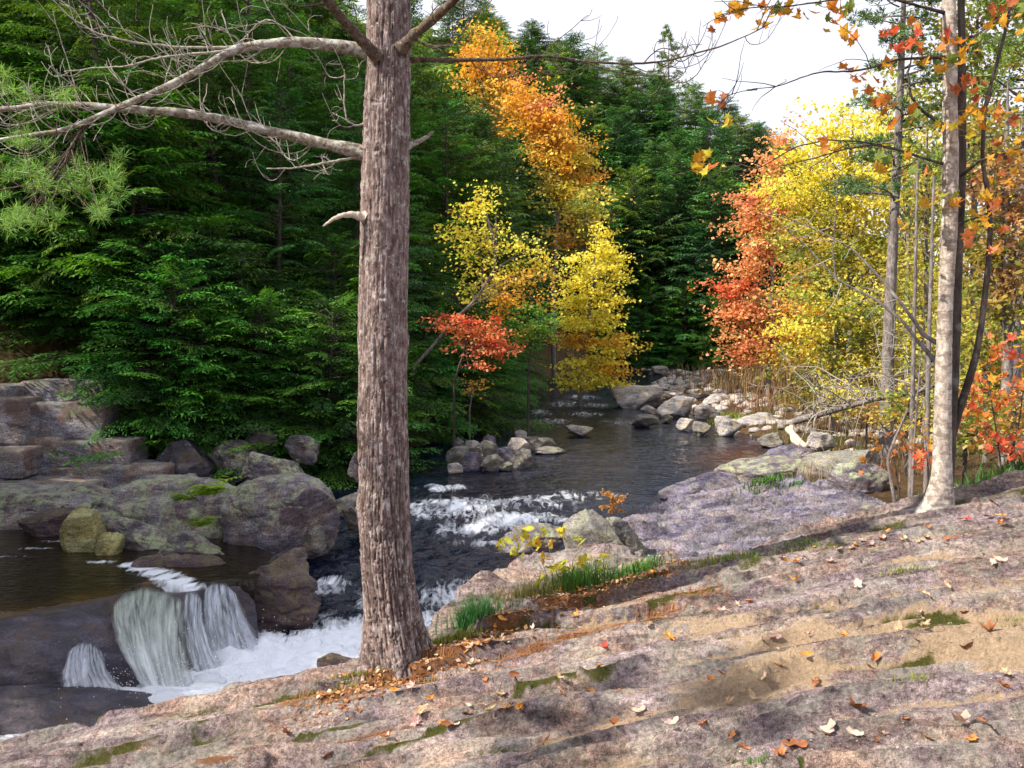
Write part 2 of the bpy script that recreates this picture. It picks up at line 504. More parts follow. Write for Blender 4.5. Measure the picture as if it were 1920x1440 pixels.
MAT['ground'] = ground_material()
MAT['river'] = water_material('river_water', (0.004, 0.007, 0.019), (0.055, 0.026, 0.008), 0.05, 0.55, (2.6, 6.0))  # blue deep tone puts the sky's reflection into the base colour
MAT['pool'] = water_material('pool_water', (0.008, 0.006, 0.004), (0.10, 0.052, 0.014), 0.05, 0.22, (5.0, 9.0))
MAT['falls'] = falls_material('falling_water', (0.86, 0.90, 0.97), (0.03, 0.035, 0.03), 0.41)
MAT['froth'] = leaf_mat('froth', 0.35, (1, 1, 1), 0.0, 0.7, 0.2)
# ------------------------------------------------------------------ the ground
LBY = [-60, 0, 10, 17, 21, 25, 29, 38, 53, 70, 85, 100, 130, 200]
LBX = [-30, -22, -17, -13.5, -10, -5.2, -2.6, -0.4, 1.0, 5.0, 11, 26, 80, 200]
RBY = [-60, 5, 10, 13, 17, 20, 24, 28, 33, 38, 45, 50, 60, 70, 80, 90, 110, 200]
RBX = [-3.5, -2.0, 0.4, 0.9, 3.0, 4.6, 8.5, 9.6, 8.2, 7.6, 7.0, 6.2, 9, 12, 18, 32, 60, 200]


def ground_h(x, y):
    x, y = np.asarray(x, float), np.asarray(y, float)
    xl, xr = np.interp(y, LBY, LBX), np.interp(y, RBY, RBX)
    dl, dr = (xl - x) * 0.8, x - xr
    k = np.interp(y, [-20, 8, 20, 40], [0.18, 0.35, 0.85, 1.0])
    hl = -0.5 + np.minimum(dl, 1.2) * 0.8 + k * np.clip(dl - 1.0, 0, 45) * 0.92
    top = np.interp(x, [-60, -6, 0, 10, 19, 27, 35, 40, 46, 60, 110, 300], [46, 44, 41, 38, 34, 31, 27, 23, 17, 9, 5, 5])
    hl = np.minimum(hl, np.maximum(top, 3.0))
    hf = np.minimum(-1 + np.clip(y - 84 - 0.25 * np.abs(x - 8), 0, 200) * 0.95, top)
    hr = -0.5 + np.minimum(dr, 1.5) * 0.55 + np.clip(dr - 1.5, 0, 60) * 0.075
    hr = hr - 0.6 * sstep(11.5, 8, y) * sstep(3, 7, x) * 0
    bed = np.full_like(x, -1.9)
    pool = sstep(-4.6, -5.4, x) * sstep(13.2, 14.2, y)
    bed = bed + pool * 1.5
    bed = bed + sstep(19, 24, y) * 0.9 * (1 - pool)
    h = np.maximum(np.maximum(hl, bed), hr)
    h = np.maximum(h, np.where(y > 80, hf, -5))
    n = fbm(x * 0.35, y * 0.35, 2.0, 4) * 0.35 + fbm(x * 1.7, y * 1.7, 5.0, 3) * 0.10
    return h + n * sstep(-1.2, 0.6, h)


def axis(*seg):
    return np.unique(np.concatenate([np.linspace(a, b, n) for a, b, n in seg]))


gx = axis((-700, -80, 14), (-80, -25, 28), (-25, 25, 130), (25, 80, 28), (80, 700, 14))
gy = axis((-300, -20, 10), (-20, 8, 20), (8, 60, 130), (60, 140, 70), (140, 260, 24), (260, 1200, 10))
GX, GY = np.meshgrid(gx, gy, indexing='ij')
me = mesh('ground', np.stack([GX, GY, ground_h(GX, GY)], 2).reshape(-1, 3), grid_faces(len(gx), len(gy)), MAT['ground'])
tag(link('ground', me), kind='structure')

def rotz_(a):
    c, s = math.cos(a), math.sin(a)
    return np.array(((c, -s, 0), (s, c, 0), (0, 0, 1)))


# ------------------------------------------------------------------ the sunlit bedrock slab in front
CRX = [-9, -3.6, -2.4, -1.4, -0.5, 0.1, 1.0, 1.9, 2.8, 3.5, 4.2, 9]
CRY = [5.5, 5.8, 6.05, 6.1, 6.55, 7.1, 7.15, 7.0, 7.2, 7.4, 7.6, 8.4]


def strata(x, y, s=1.0):
    """tilted layers that break off in small steps, running along x"""
    w = y + 0.16 * fbm(x * 0.55, y * 0.5, 1.0, 3) + 0.05 * x
    z = 0.0
    for f, amp, sh, seed in ((1.9, 0.150, 0.93, 0.0), (4.6, 0.080, 0.92, 9.0), (11.0, 0.028, 0.88, 17.0)):
        t = w * f * s + 0.6 * fbm(x * 0.8 * s, y * 0.9 * s, seed, 4)
        fr = t - np.floor(t)
        cell = np.floor(t)
        on = 0.2 + 0.8 * sstep(-0.2, 0.3, pn(x * 0.85 * s + cell * 3.7, cell * 1.9, seed))
        tooth = np.where(fr < sh, 1 - fr / sh, (fr - sh) / (1 - sh))
        z = z + amp * on * (tooth - 0.5)
    return z - 0.050 * crack(x * s, y * s)


def crack(x, y):
    """joints that run with the layers, 1 in the joint"""
    g = np.abs(fbm(x * 0.75, y * 2.6, 27.0, 4)) / 0.016
    c1 = np.exp(-g ** 2) * sstep(-0.15, 0.1, pn(x * 0.6 + 5, y * 0.8, 2.0))
    g2 = np.abs(fbm(x * 1.3 + 0.6 * y, y * 4.2, 37.0, 3)) / 0.022
    c2 = 0.45 * np.exp(-g2 ** 2) * sstep(-0.1, 0.2, pn(x * 0.9 + 1, y * 1.1, 7.0))
    return np.maximum(c1, c2)


def slab_z(x, y):
    x, y = np.asarray(x, float), np.asarray(y, float)
    z = 1.77 + 0.19 * x + 0.03 * np.clip(x, 0, 4) * 0
    z = z + 0.05 * fbm(x * 0.7, y * 0.9, 4.0, 3) + strata(x, y) + 0.013 * fbm(x * 3, y * 8, 3.0, 4) + 0.006 * fbm(x * 19, y * 27, 6.0, 2)
    yc = np.interp(x, CRX, CRY) + 0.10 * fbm(x * 1.3, x * 0.0, 8.0, 3)
    over = np.clip(y - yc, 0, 10)
    # soil-filled dip with a low rim of rock behind it, between the two trees
    strip = sstep(-0.9, -0.3, x) * sstep(1.5, 0.8, x)
    dip = strip * np.exp(-((y - yc + 0.05) / 0.22) ** 2) * 0.05
    rim = strip * np.exp(-((over - 0.75) / 0.35) ** 2) * 0.16 * (1 + fbm(x * 2, y * 2, 1.0, 3))
    drop = np.where(x < 1.3, over * 0.10 + np.clip(over - 0.12 - 0.75 * strip, 0, 9) ** 1.0 * 1.15, over * 0.22 + np.clip(over - 0.5, 0, 9) * 0.30)
    mixr = sstep(1.0, 2.4, x)
    dl = over * 0.16 + np.clip(over - 0.10 - 0.85 * strip, 0, 9) * 1.25
    dr = over * 0.20 + np.clip(over - 0.5, 0, 9) * 0.28
    return z - dip + rim - (dl * (1 - mixr) + dr * mixr)


sx = axis((-9, -4.6, 40), (-4.6, 5.2, 470), (5.2, 9, 40))
sy = axis((-3, 2.4, 24), (2.4, 4.4, 150), (4.4, 8.0, 190), (8.0, 11.5, 50))
SX, SY = np.meshgrid(sx, sy, indexing='ij')
SZ = slab_z(SX, SY)
base = 1.77 + 0.19 * SX
det = strata(SX, SY)
yc = np.interp(SX, CRX, CRY)
lowf = sstep(-0.005, -0.055, det)
sandn = fbm(SX * 0.9, SY * 1.6, 31.0, 4)
sand = sstep(0.0, 0.6, sandn + 0.35 * lowf - 0.12 + 0.40 * sstep(0.2, 1.6, SX) * np.exp(-((SY - 4.9) / 0.8) ** 2)) * (0.35 + 0.95 * sstep(-1.0, 1.2, SX)) * sstep(8.2, 7.0, SY)
moss = lowf * sstep(0.08, 0.32, fbm(SX * 1.1, SY * 2.2, 47.0, 4) + 0.12 * sstep(1.2, -1.0, SX))
ckm = crack(SX, SY)
moss = np.maximum(moss, 0.95 * sstep(0.25, 0.8, ckm) * sstep(-0.15, 0.15, fbm(SX * 0.8, SY, 71.0, 3)))
# litter along the foot of the pine and up the soil strip
tl = np.array([G(*p, z) for p, z in (((600, 1330), 1.49), ((690, 1285), 1.60), ((790, 1245), 1.68), ((900, 1200), 1.74), ((1020, 1150), 1.79), ((1140, 1115), 1.86), ((1260, 1085), 1.98))])
ly = np.interp(SX, tl[:, 0], tl[:, 1], left=-99, right=-99)
wid = np.interp(SX, tl[:, 0], [0.05, 0.16, 0.22, 0.26, 0.26, 0.20, 0.08], left=0.01, right=0.01)
band = np.exp(-((SY - ly) / (wid + 1e-3)) ** 2)
needle = np.clip(band * 1.05 + 0.25 * fbm(SX * 3, SY * 5, 12.0, 3) * (band > 0.05), 0, 1)
ly2 = np.interp(SX, [-2.6, -1.6, 0.0, 1.2], [5.55, 5.62, 5.72, 6.1], left=-99, right=-99) + 0.1 * fbm(SX * 1.5, SX * 0, 3.0, 2)
needle = np.maximum(needle, 0.85 * np.exp(-((SY - ly2) / 0.09) ** 2) * sstep(-0.15, 0.2, fbm(SX * 1.6, SY * 3, 77.0, 3)))
ly3 = np.interp(SX, [-1.9, -0.9, 0.2], [4.95, 4.92, 5.0], left=-99, right=-99)
needle = np.maximum(needle, 0.8 * np.exp(-((SY - ly3) / 0.07) ** 2) * sstep(-0.1, 0.2, fbm(SX * 1.6, SY * 3, 97.0, 3)))
moss = np.maximum(moss, 0.9 * np.exp(-((SY - ly + 0.13) / 0.07) ** 2) * sstep(0.0, 0.25, fbm(SX * 2.2, SY * 3, 55.0, 3)))
for xa, xb, ya, yb in ((-0.2, 0.75, 5.12, 5.26), (-2.3, -1.35, 5.42, 5.55), (-1.5, -0.6, 5.05, 5.15), (0.9, 1.7, 6.15, 6.3), (-0.9, -0.1, 4.75, 4.82), (-2.9, -2.2, 5.3, 5.38)):
    lm = ya + (yb - ya) * (SX - xa) / (xb - xa) + 0.05 * fbm(SX * 2.5, SX * 0, xa, 3)
    moss = np.maximum(moss, 0.95 * np.exp(-((SY - lm) / 0.032) ** 2) * sstep(xa - 0.1, xa + 0.15, SX) * sstep(xb + 0.1, xb - 0.15, SX))
cr = np.interp(SX, [1.2, 4.5], [0.25, 0.12]) * (SX > 0.9)
moss = np.maximum(moss, 0.7 * np.exp(-((SY - yc + 0.25) / 0.16) ** 2) * sstep(0.0, 0.2, fbm(SX * 2.2, SY * 3, 65.0, 3)) * (SX > 0.4))
me = mesh('bedrock_slab', np.stack([SX, SY, SZ], 2).reshape(-1, 3), grid_faces(len(sx), len(sy)), MAT['slab'],
          attrs={'sand': sand.ravel(), 'moss': moss.ravel(), 'needle': needle.ravel()})
tag(link('bedrock_slab', me), kind='structure')
# grit and tiny stones lying in the hollows
mb = MB()
Vt = np.array([(1, 0, -.4), (-.6, .8, -.4), (-.5, -.8, -.4), (0, 0, .7)])
Ft = np.array([(0, 1, 3), (1, 2, 3), (2, 0, 3)])
gq = np.random.default_rng(88)
for _ in range(5200):
    x, y = gq.uniform(-3.2, 4.4), gq.uniform(2.7, 7.0)
    if pn(x * 1.4, y * 2.2, 3.0) < -0.05 + 0.15 * gq.normal():
        continue
    s_ = gq.uniform(0.003, 0.010) * (1.8 if gq.random() < 0.04 else 1)
    mb.add(Vt @ rotz_(gq.uniform(0, 6.28)).T * s_ * np.array((1, 1, 0.7)) + np.array((x, y, float('nan'))), Ft, np.array((0.36, 0.29, 0.24)) * gq.uniform(0.4, 1.5))
Vg = np.concatenate(mb.V)
cxy = Vg.reshape(-1, 4, 3)[:, :, :2].mean(1)
zc = slab_z(cxy[:, 0], cxy[:, 1])
loc = np.tile(Vt[:, 2], len(zc)).reshape(-1, 4) * 0.005
Vg[:, 2] = (zc[:, None] + loc + 0.002).ravel()
mb.V = [Vg]
tag(link('grit', mb.data('grit', MAT['litter'], smooth=False)), 'fine grit and crumbs scattered over the slab', 'grit', kind='stuff')

# ------------------------------------------------------------------ the purple rock shelf by the river
EY, EX = [10.5, 11.5, 13.2, 15.5, 17.4, 19.4, 21.5], [-0.2, 0.2, 0.8, 1.4, 2.4, 3.5, 6.0]


def shelf_z(x, y):
    xe = np.interp(y, EY, EX) + 0.25 * fbm(x * 0.6, y * 0.9, 3.0, 3)
    dx = x - xe
    z = -0.05 + 0.165 * np.clip(dx, 0, 6) + np.minimum(dx, 0) * 1.6 + 0.16 * sstep(0, 0.4, dx)
    z = z + 3.4 * strata(x * 0.5, y * 0.42 + 0.10 * x, 1.0) + 0.10 * fbm(x * 0.4, y * 1.2, 16.0, 3) + 0.05 * fbm(x * 1.1, y * 4, 6.0, 4) + 0.015 * fbm(x * 6, y * 12, 2.0, 2)
    return z - np.clip(y - 19.3 - 0.25 * x * 0, 0, 9) * 0.8 - np.clip(12.0 - y, 0, 9) * 0.25 - np.clip(x - 6.2, 0, 9) * 0.55


hx, hy = np.linspace(-0.6, 8.5, 260), np.linspace(10.0, 21.5, 330)
HX, HY = np.meshgrid(hx, hy, indexing='ij')
HZ_ = shelf_z(HX, HY)
d2 = strata(HX * 0.5, HY * 0.42 + 0.10 * HX, 1.0)
low2 = sstep(0.0, -0.03, d2)
me = mesh('rock_shelf', np.stack([HX, HY, HZ_], 2).reshape(-1, 3), grid_faces(260, 330), MAT['shelf'],
          attrs={'sand': 0 * HX.ravel(), 'moss': (low2 * sstep(0.1, 0.3, fbm(HX, HY, 5.0, 3)) * 0.8).ravel(),
                 'needle': (low2 * sstep(0.0, 0.3, fbm(HX * 1.2, HY * 1.5, 15.0, 3)) * sstep(2.5, 4.5, HX) * 0.9).ravel()})
tag(link('rock_shelf', me), kind='structure')

# ------------------------------------------------------------------ water
LOWZ = -0.95


def river_z(x, y):
    fall = np.interp(y, [12.5, 14.0, 15.4, 16.2, 17.6, 18.6, 19.6, 21, 34, 60, 95], [LOWZ, LOWZ, -0.80, -0.55, -0.42, -0.20, -0.06, 0.0, 0.02, 0.25, 0.4])
    return fall


# white water, given where the photograph shows it: pixel, level, half width and half depth in metres, strength
FOAM = [((860, 960), -.2, .9, .55, .95), ((960, 945), -.1, 1.0, .5, .75), ((960, 985), -.3, .85, .35, 1.), ((890, 995), -.35, .6, .25, .9), ((790, 975), -.3, .7, .4, .65), ((838, 915), -.0, .4, .25, .9),
        ((1060, 930), -.0, 1.2, .5, .35), ((800, 1160), -.85, .45, .5, .95), ((840, 1115), -.75, .5, .4, .7), ((900, 1090), -.6, .6, .45, .55), ((760, 1190), -.9, .6, .5, .95), ((960, 1070), -.5, .5, .3, .5),
        ((640, 1200), -.95, .7, .5, .9), ((560, 1240), -.95, 1.0, .7, 1.15), ((460, 1250), -.95, .8, .7, 1.2), ((400, 1290), -.95, .55, .5, 1.2), ((650, 1260), -.95, .8, .6, 1.1), ((520, 1290), -.95, .8, .5, 1.2),
        ((690, 1130), -.85, .4, .4, .45), ((720, 1240), -.95, .8, .5, 1.0), ((820, 1190), -.9, .5, .4, .9), ((480, 1210), -.95, .5, .3, 1.0), ((360, 1320), -.95, .5, .3, 1.2), ((890, 1130), -.75, .5, .3, .6), ((930, 1010), -.35, .6, .2, .7), ((615, 1105), -.8, .25, .15, .9), ((330, 1305), -.95, .5, .25, 1.1), ((230, 1290), -.95, .6, .2, .9), ((60, 1385), -.95, .4, .2, .38), ((180, 1370), -.95, .5, .2, .28),
        ((1060, 755), .2, .8, 1.6, .42), ((1010, 768), .2, .6, 1.4, .38), ((1100, 775), .1, .9, 1.3, .36), ((1160, 790), .1, .7, 1.2, .3), ((1225, 692), .4, 1.6, 2.0, .4), ((1090, 740), .3, 1.0, 1.6, .4), ((1040, 790), .05, .9, .8, .35), ((1120, 760), .1, .7, 1.2, .45)]


def foam_at(x, y):
    x, y = x + 0.45 * fbm(x * 0.9, y * 0.9, 61.0, 3), y + 0.55 * fbm(x * 0.8, y * 0.8, 71.0, 3)
    f = np.zeros_like(x)
    for (px, py), z, rx, ry, s in FOAM:
        s = s * (1.5 if z < -0.9 else 0.85)
        c = G(px, py, z)
        f = np.maximum(f, s * np.exp(-(((x - c[0]) / (rx * 1.25)) ** 2 + ((y - c[1]) / (ry * 1.35)) ** 2)))
    return f


wx = axis((-16, -8, 24), (-8, 6, 250), (6, 14, 50), (14, 60, 24))
wy = axis((4, 9, 6), (9, 20, 250), (20, 30, 110), (30, 60, 90), (60, 120, 40))
WX, WY = np.meshgrid(wx, wy, indexing='ij')
fo = foam_at(WX, WY)
wz = river_z(WX, WY)
rough = 0.25 + 0.75 * np.clip(fo + sstep(20.5, 18.5, WY), 0, 1)
amp = np.clip(rough, 0, 1) * sstep(120, 40, WY)
wz = wz + amp * (0.10 * fbm(WX * 1.1, WY * 1.7, 3.0, 4) + 0.05 * fbm(WX * 3.5, WY * 5.0, 8.0, 3)) + 0.14 * np.clip(fo, 0, 1) * (0.4 + fbm(WX * 2.2, WY * 2.6, 13.0, 4))
wz = wz + 0.045 * fbm(WX * 1.0, WY * 2.6, 22.0, 3) * sstep(60, 25, WY) + 0.012 * fbm(WX * 4.0, WY * 8, 29.0, 2) * sstep(40, 22, WY)
c0 = G(1480, 862, 0)
shal = 0.9 * np.exp(-(((WX - c0[0] + 0.5) / 2.2) ** 2 + ((WY - c0[1]) / 2.2) ** 2)) + 0.06 * np.exp(-(((WX - 3) / 4) ** 2 + ((WY - 26) / 3.0) ** 2))
me = mesh('river', np.stack([WX, WY, wz], 2).reshape(-1, 3), grid_faces(len(wx), len(wy)), MAT['river'], attrs={'foam': fo.ravel(), 'shallow': np.clip(shal, 0, 1).ravel()})
tag(link('river', me), kind='structure')

# pool above the falls: its rim follows the ledge
lipx = np.array([G(px, py, 0.0)[:2] for px, py in ((-330, 1195), (-150, 1180), (0, 1166), (100, 1150), (205, 1130), (245, 1104), (290, 1097), (335, 1108), (385, 1098), (430, 1092), (470, 1095))])
pu = np.linspace(0, 1, 150)
pv = np.linspace(0, 1, 120)
lip = resample(lipx, 150)
lip[:, 1] += 0.16
back = np.stack([np.interp(pu, [0, .3, 1], [-17, -11.5, -4.3]), np.interp(pu, [0, .3, .8, 1], [18, 19, 17.5, 15.2])], 1)
PX = lip[:, 0][:, None] * (1 - pv) + back[:, 0][:, None] * pv
PY = lip[:, 1][:, None] * (1 - pv) + back[:, 1][:, None] * pv
pz = -0.03 - 0.45 * (np.clip(1 - pv / 0.05, 0, 1) ** 1.5)[None, :] + 0.010 * fbm(PX * 1.6, PY * 3.4, 4.0, 4)
fp = np.zeros_like(PX)
for (px, py), rx, ry, s in (((130, 1012), .5, .12, .5), ((60, 1025), .5, .1, .35), ((185, 1050), .3, .1, .6), ((20, 1040), .5, .08, .3), ((250, 1056), .2, .16, 1.5), ((268, 1062), .2, .2, 1.5), ((290, 1070), .2, .2, 1.5), ((310, 1078), .2, .22, 1.5), ((332, 1087), .2, .22, 1.5), ((352, 1098), .2, .24, 1.5), ((372, 1104), .2, .2, 1.3)):
    c = G(px, py, 0)
    fp = np.maximum(fp, s * np.exp(-(((PX - c[0]) / rx) ** 2 + ((PY - c[1]) / ry) ** 2)))
shp = np.clip(1.1 * np.exp(-((PY - np.interp(PX, lip[:, 0], lip[:, 1])) / 0.75) ** 2) * (0.6 + 0.8 * fbm(PX * 1.2, PY * 2, 9.0, 3)) * sstep(-5.0, -6.0, PX) + 0.08, 0, 1)
me = mesh('upper_pool', np.stack([PX, PY, pz], 2).reshape(-1, 3), grid_faces(150, 120), MAT['pool'], attrs={'foam': fp.ravel(), 'shallow': shp.ravel()})
tag(link('upper_pool', me), kind='structure')

# ------------------------------------------------------------------ boulders
_ico = {}


def ico(level):
    if level not in _ico:
        import bmesh
        bm = bmesh.new()
        bmesh.ops.create_icosphere(bm, subdivisions=level, radius=1)
        V = np.array([v.co[:] for v in bm.verts])
        Fq = np.array([[v.index for v in f.verts] for f in bm.faces])
        bm.free()
        _ico[level] = (V, Fq)
    return _ico[level]


def boulder_shape(rx, ry, rz, seed, level=4, cuts=9, rough=0.16, block=0.0, rot=0.0, layer=0.0):
    r = np.random.default_rng(seed)
    V, Fq = ico(level)
    V = V.copy()
    if 0 < block <= 1:
        V = np.sign(V) * np.abs(V) ** (1 - 0.55 * block)
    if block > 1:
        V = V / np.abs(V).max(1)[:, None]
        V = V / (1 + 0.035 * (V ** 10).sum(1)[:, None])
    for _ in range(cuts + 5 if block <= 1 else cuts):
        n = r.normal(size=3)
        n /= np.linalg.norm(n)
        dd = V @ n
        lim = r.uniform(0.58, 0.92)
        V -= np.clip(dd - lim, 0, None)[:, None] * n * 0.96
    s = seed * 3.17
    a0, a1, a2 = V[:, 0] + s, V[:, 1], V[:, 2]
    rr = rough * fbm(a0 * 1.5, a1 * 1.5, a2 * 1.5, 5) + 0.05 * fbm(a0 * 5, a1 * 5, a2 * 6.5, 4)
    ck = np.abs(fbm(a0 * 1.3, a1 * 1.3, a2 * 2.2 + 9, 4))
    rr = (rr - 0.075 * np.exp(-(ck / 0.028) ** 2)) * (0.45 if block > 1 else 1.0) * min(1.0, rough / 0.16)
    V = V * (1 + rr)[:, None]
    if layer:
        q = V[:, 2] * rz / layer + 0.4 * fbm(V[:, 0] * 1.4 + s, V[:, 1] * 1.4, 0.0, 3)
        fr = q - np.floor(q)
        V[:, :2] *= (1 - 0.10 * np.clip(1 - np.abs(fr - 0.5) / 0.5, 0, 1)[:, None] ** 0 * (fr < 0.16)[:, None] + 0.05 * pn(np.floor(q) * 5.3, s)[:, None])
    V = (V - (V.max(0) + V.min(0)) / 2) / ((V.max(0) - V.min(0)) / 2) * 0.97
    V = V * np.array((rx, ry, rz))
    c, s_ = math.cos(rot), math.sin(rot)
    return V @ np.array(((c, 0, -s_), (0, 1, 0), (s_, 0, c))), Fq


def boulder(name, x0, x1, y0, y1, d, label, mat='boulder', seed=1, cat='boulder', group=None, deep=0.8, rot=0.0, sink=0.25, block=0.35, level=5, cuts=9, rough=0.18, layer=0.0, parent=None):
    """a rock that spans the pixels x0..x1, y0..y1 at d metres"""
    a, b = P(x0, (y0 + y1) / 2, d), P(x1, (y0 + y1) / 2, d)
    t, u = P((x0 + x1) / 2, y0, d), P((x0 + x1) / 2, y1, d)
    rx, h = (b[0] - a[0]) / 2 * 1.06, t[2] - u[2]
    rz = h * (1 + sink) / 2 * 1.07
    c = (a + b) / 2
    c[2] = t[2] - rz / 1.07
    V, Fq = boulder_shape(rx, rx * deep, rz, seed, level, cuts, rough, block, rot, layer)
    me = mesh(name, V, Fq, MAT[mat])
    o = link(name, me, None, c)
    if label:
        tag(o, label, cat, group)
    return o


B = boulder
# left group between pool and channel
B('boulder', 418, 628, 892, 1038, 16.6, 'big rounded boulder with lichen-green top and dark purple flank at left', 'mossrock', 12, deep=0.75, level=6, rot=-0.10, cuts=-1, rough=0.11)
B('boulder', 178, 480, 898, 1045, 17.0, 'broad lichened boulder left of the biggest boulder, fern growing in its cleft', 'mossrock', 23, deep=0.6, level=6, rot=0.05, cuts=-1, rough=0.12)
B('rock_ledge', -170, 222, 916, 1012, 18.2, 'flat grey purple ledge at left edge, just above the dark pool', 'mossrock', 7, 'rock', deep=0.5, block=0.8, cuts=-2, rough=0.12, level=6)
B('rock_ledge', 70, 205, 906, 940, 18.9, 'thin mossy slab lying on the flat ledge below the cliff', 'mossrock', 8, 'rock', deep=0.6, block=0.7, cuts=5)
B('boulder', 40, 150, 955, 1008, 16.8, 'low reddish rock at the pool edge, left of the yellow stone', 'brownrock', 41, deep=0.6)
B('boulder', 117, 197, 950, 1042, 15.6, 'upright yellow-green lichened stone standing in the pool', 'yellowrock', 17, deep=0.8, rot=0.15, block=0.5, cuts=8)
B('boulder', 178, 232, 1000, 1047, 15.3, 'small yellowish stone beside the upright yellow-green stone', 'yellowrock', 19, deep=0.9)
B('boulder', 195, 340, 978, 1048, 15.9, 'low tan rock tongue in front of the ferned boulder', 'mossrock', 29, deep=0.6, rot=0.25)
B('boulder', 285, 440, 1000, 1062, 15.4, 'low lichened rock below the green fern clumps', 'mossrock', 31, deep=0.6, rot=0.1)
B('boulder', 235, 445, 1030, 1125, 14.7, 'brown wet rock beside the narrow white chute', 'brownrock', 37, deep=0.6, rot=0.22, sink=0.6)
B('boulder', 402, 602, 1030, 1215, 14.25, 'large brown angular boulder standing right of the waterfall', 'brownrock', 44, deep=0.7, level=6, rot=0.12, block=0.6, cuts=10, sink=0.3, layer=0.5)
B('boulder', 555, 610, 985, 1032, 16.5, 'small pale rock tucked under the right end of the biggest boulder', 'boulder', 51)
B('boulder', 588, 690, 925, 990, 19.2, 'low grey rock behind the pine trunk, left side', 'boulder', 53, deep=0.6)
B('boulder', 640, 720, 930, 992, 17.9, 'rounded grey rock half hidden behind the pine trunk', 'boulder', 54, deep=0.7)
B('boulder', 452, 575, 850, 912, 19.6, 'pointed purple-brown rock behind the biggest boulder', 'mossrock', 57, deep=0.7, rot=0.1)  # moss and wet mixes on these back rocks stand in for shade
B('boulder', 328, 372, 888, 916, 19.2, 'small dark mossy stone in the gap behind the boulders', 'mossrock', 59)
B('boulder', 290, 400, 825, 895, 21.2, 'dark overhanging rock under the hemlocks, left', 'wetshaderock', 61, deep=0.7, block=0.6)  # dark wet mix puts the shade under the hemlocks into the colour
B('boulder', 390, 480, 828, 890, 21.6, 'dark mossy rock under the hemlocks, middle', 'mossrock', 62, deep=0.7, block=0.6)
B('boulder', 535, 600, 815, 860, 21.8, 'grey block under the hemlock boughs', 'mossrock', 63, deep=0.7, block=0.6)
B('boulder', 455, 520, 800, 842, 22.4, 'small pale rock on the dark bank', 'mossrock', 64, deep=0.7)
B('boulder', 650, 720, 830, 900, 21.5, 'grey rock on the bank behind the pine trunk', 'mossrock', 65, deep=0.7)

# layered cliff: each course a part of its own
cb = P(100, 905, 22)
cl = thing('cliff_outcrop', cb, 'layered grey and rust cliff at left edge under the hemlocks', 'cliff')
course = [(-330, -120, 812, 885, 21.4), (-135, 25, 818, 880, 21.2), (15, 140, 815, 878, 21.35), (130, 262, 822, 872, 21.25), (-330, -90, 735, 822, 21.7), (-100, 80, 742, 824, 21.5), (70, 205, 752, 826, 21.6),
          (-200, 60, 872, 915, 21.0), (50, 190, 870, 912, 21.2), (60, 190, 712, 765, 22.2), (-180, 75, 718, 752, 22.3), (150, 235, 862, 890, 21.4), (-300, -20, 892, 945, 20.3), (-35, 205, 894, 940, 20.4), (180, 330, 868, 930, 20.8), (-330, -60, 870, 905, 20.8), (-90, 60, 868, 900, 20.9), (-80, 70, 838, 888, 20.5)]
for i, (x0, x1, y0, y1, d) in enumerate(course):
    o = boulder('rock_block', x0, x1, y0, y1, d, None, 'cliff', 70 + i, deep=0.7, block=2, cuts=2 if i in (3, 6, 9) else 0, sink=0.05, rough=0.12, level=5)
    o.location = Vector(o.location) - Vector(cb)
    o.parent = cl

# ledges around the falls
def ledge(name, crest, foot, label, mat, seed, backd=0.7, bulge=0.35, nu=120, nv=44, kind=None, cat='rock'):
    """a rounded lip of rock: crest and foot polylines of (px, py, d)"""
    A = smooth_path([P(*c) for c in crest], nu, 3)
    Bt = smooth_path([P(*c) for c in foot], nu, 3)
    t = np.linspace(-0.5, 1.15, nv)
    V = np.zeros((nu, nv, 3))
    for j, q in enumerate(t):
        if q < 0:
            V[:, j] = A + np.array((0, 1, 0)) * (-q * 2 * backd) - np.array((0, 0, 1)) * (q * q * 4 * 0.35)
        else:
            e = q ** 0.75
            V[:, j] = A * (1 - e) + Bt * e
            V[:, j, 2] += bulge * math.sin(min(q, 1) * math.pi) * (A[:, 2] - Bt[:, 2])
            if q > 1:
                V[:, j, 2] -= (q - 1) * 3
    n = 0.13 * fbm(V[..., 0] * 1.1 + seed, V[..., 1] * 1.6, V[..., 2] * 2.2, 4) + 0.02 * fbm(V[..., 0] * 6, V[..., 1] * 6, V[..., 2] * 9 + seed, 3)
    V[..., 1] -= n
    V[..., 2] += 0.6 * n * np.clip(t + 0.1, 0, 1)[None, :]
    me = mesh(name, V.reshape(-1, 3), grid_faces(nu, nv), MAT[mat])
    o = link(name, me)
    return tag(o, label, cat)


ledge('rock_ledge', [(-330, 1192, 11.0), (-100, 1174, 11.5), (0, 1162, 11.7), (110, 1144, 12.0), (190, 1126, 12.45), (235, 1112, 12.95), (330, 1116, 12.95), (400, 1102, 13.55), (470, 1098, 13.6)],
      [(-330, 1300, 10.6), (-100, 1285, 10.9), (0, 1280, 11.0), (110, 1262, 11.2), (190, 1240, 11.7), (280, 1330, 11.6), (340, 1330, 11.6), (410, 1245, 12.7), (490, 1230, 13.0)],
      'dark smooth wet ledge that the waterfall pours over', 'wetshaderock', 3, 0.7, 0.12)
ledge('rock_ledge', [(-330, 1300, 10.5), (-60, 1292, 10.7), (60, 1288, 10.85), (170, 1292, 11.0), (300, 1308, 11.1), (420, 1322, 11.2), (510, 1345, 11.3)],
      [(-330, 1440, 9.9), (-60, 1425, 10.0), (60, 1405, 10.15), (170, 1370, 10.4), (300, 1360, 10.7), (420, 1358, 10.9), (510, 1362, 11.2)],
      'lowest brown and black wet ledge at lower left, below the falls', 'wetshaderock', 5, 0.5, 0.3)

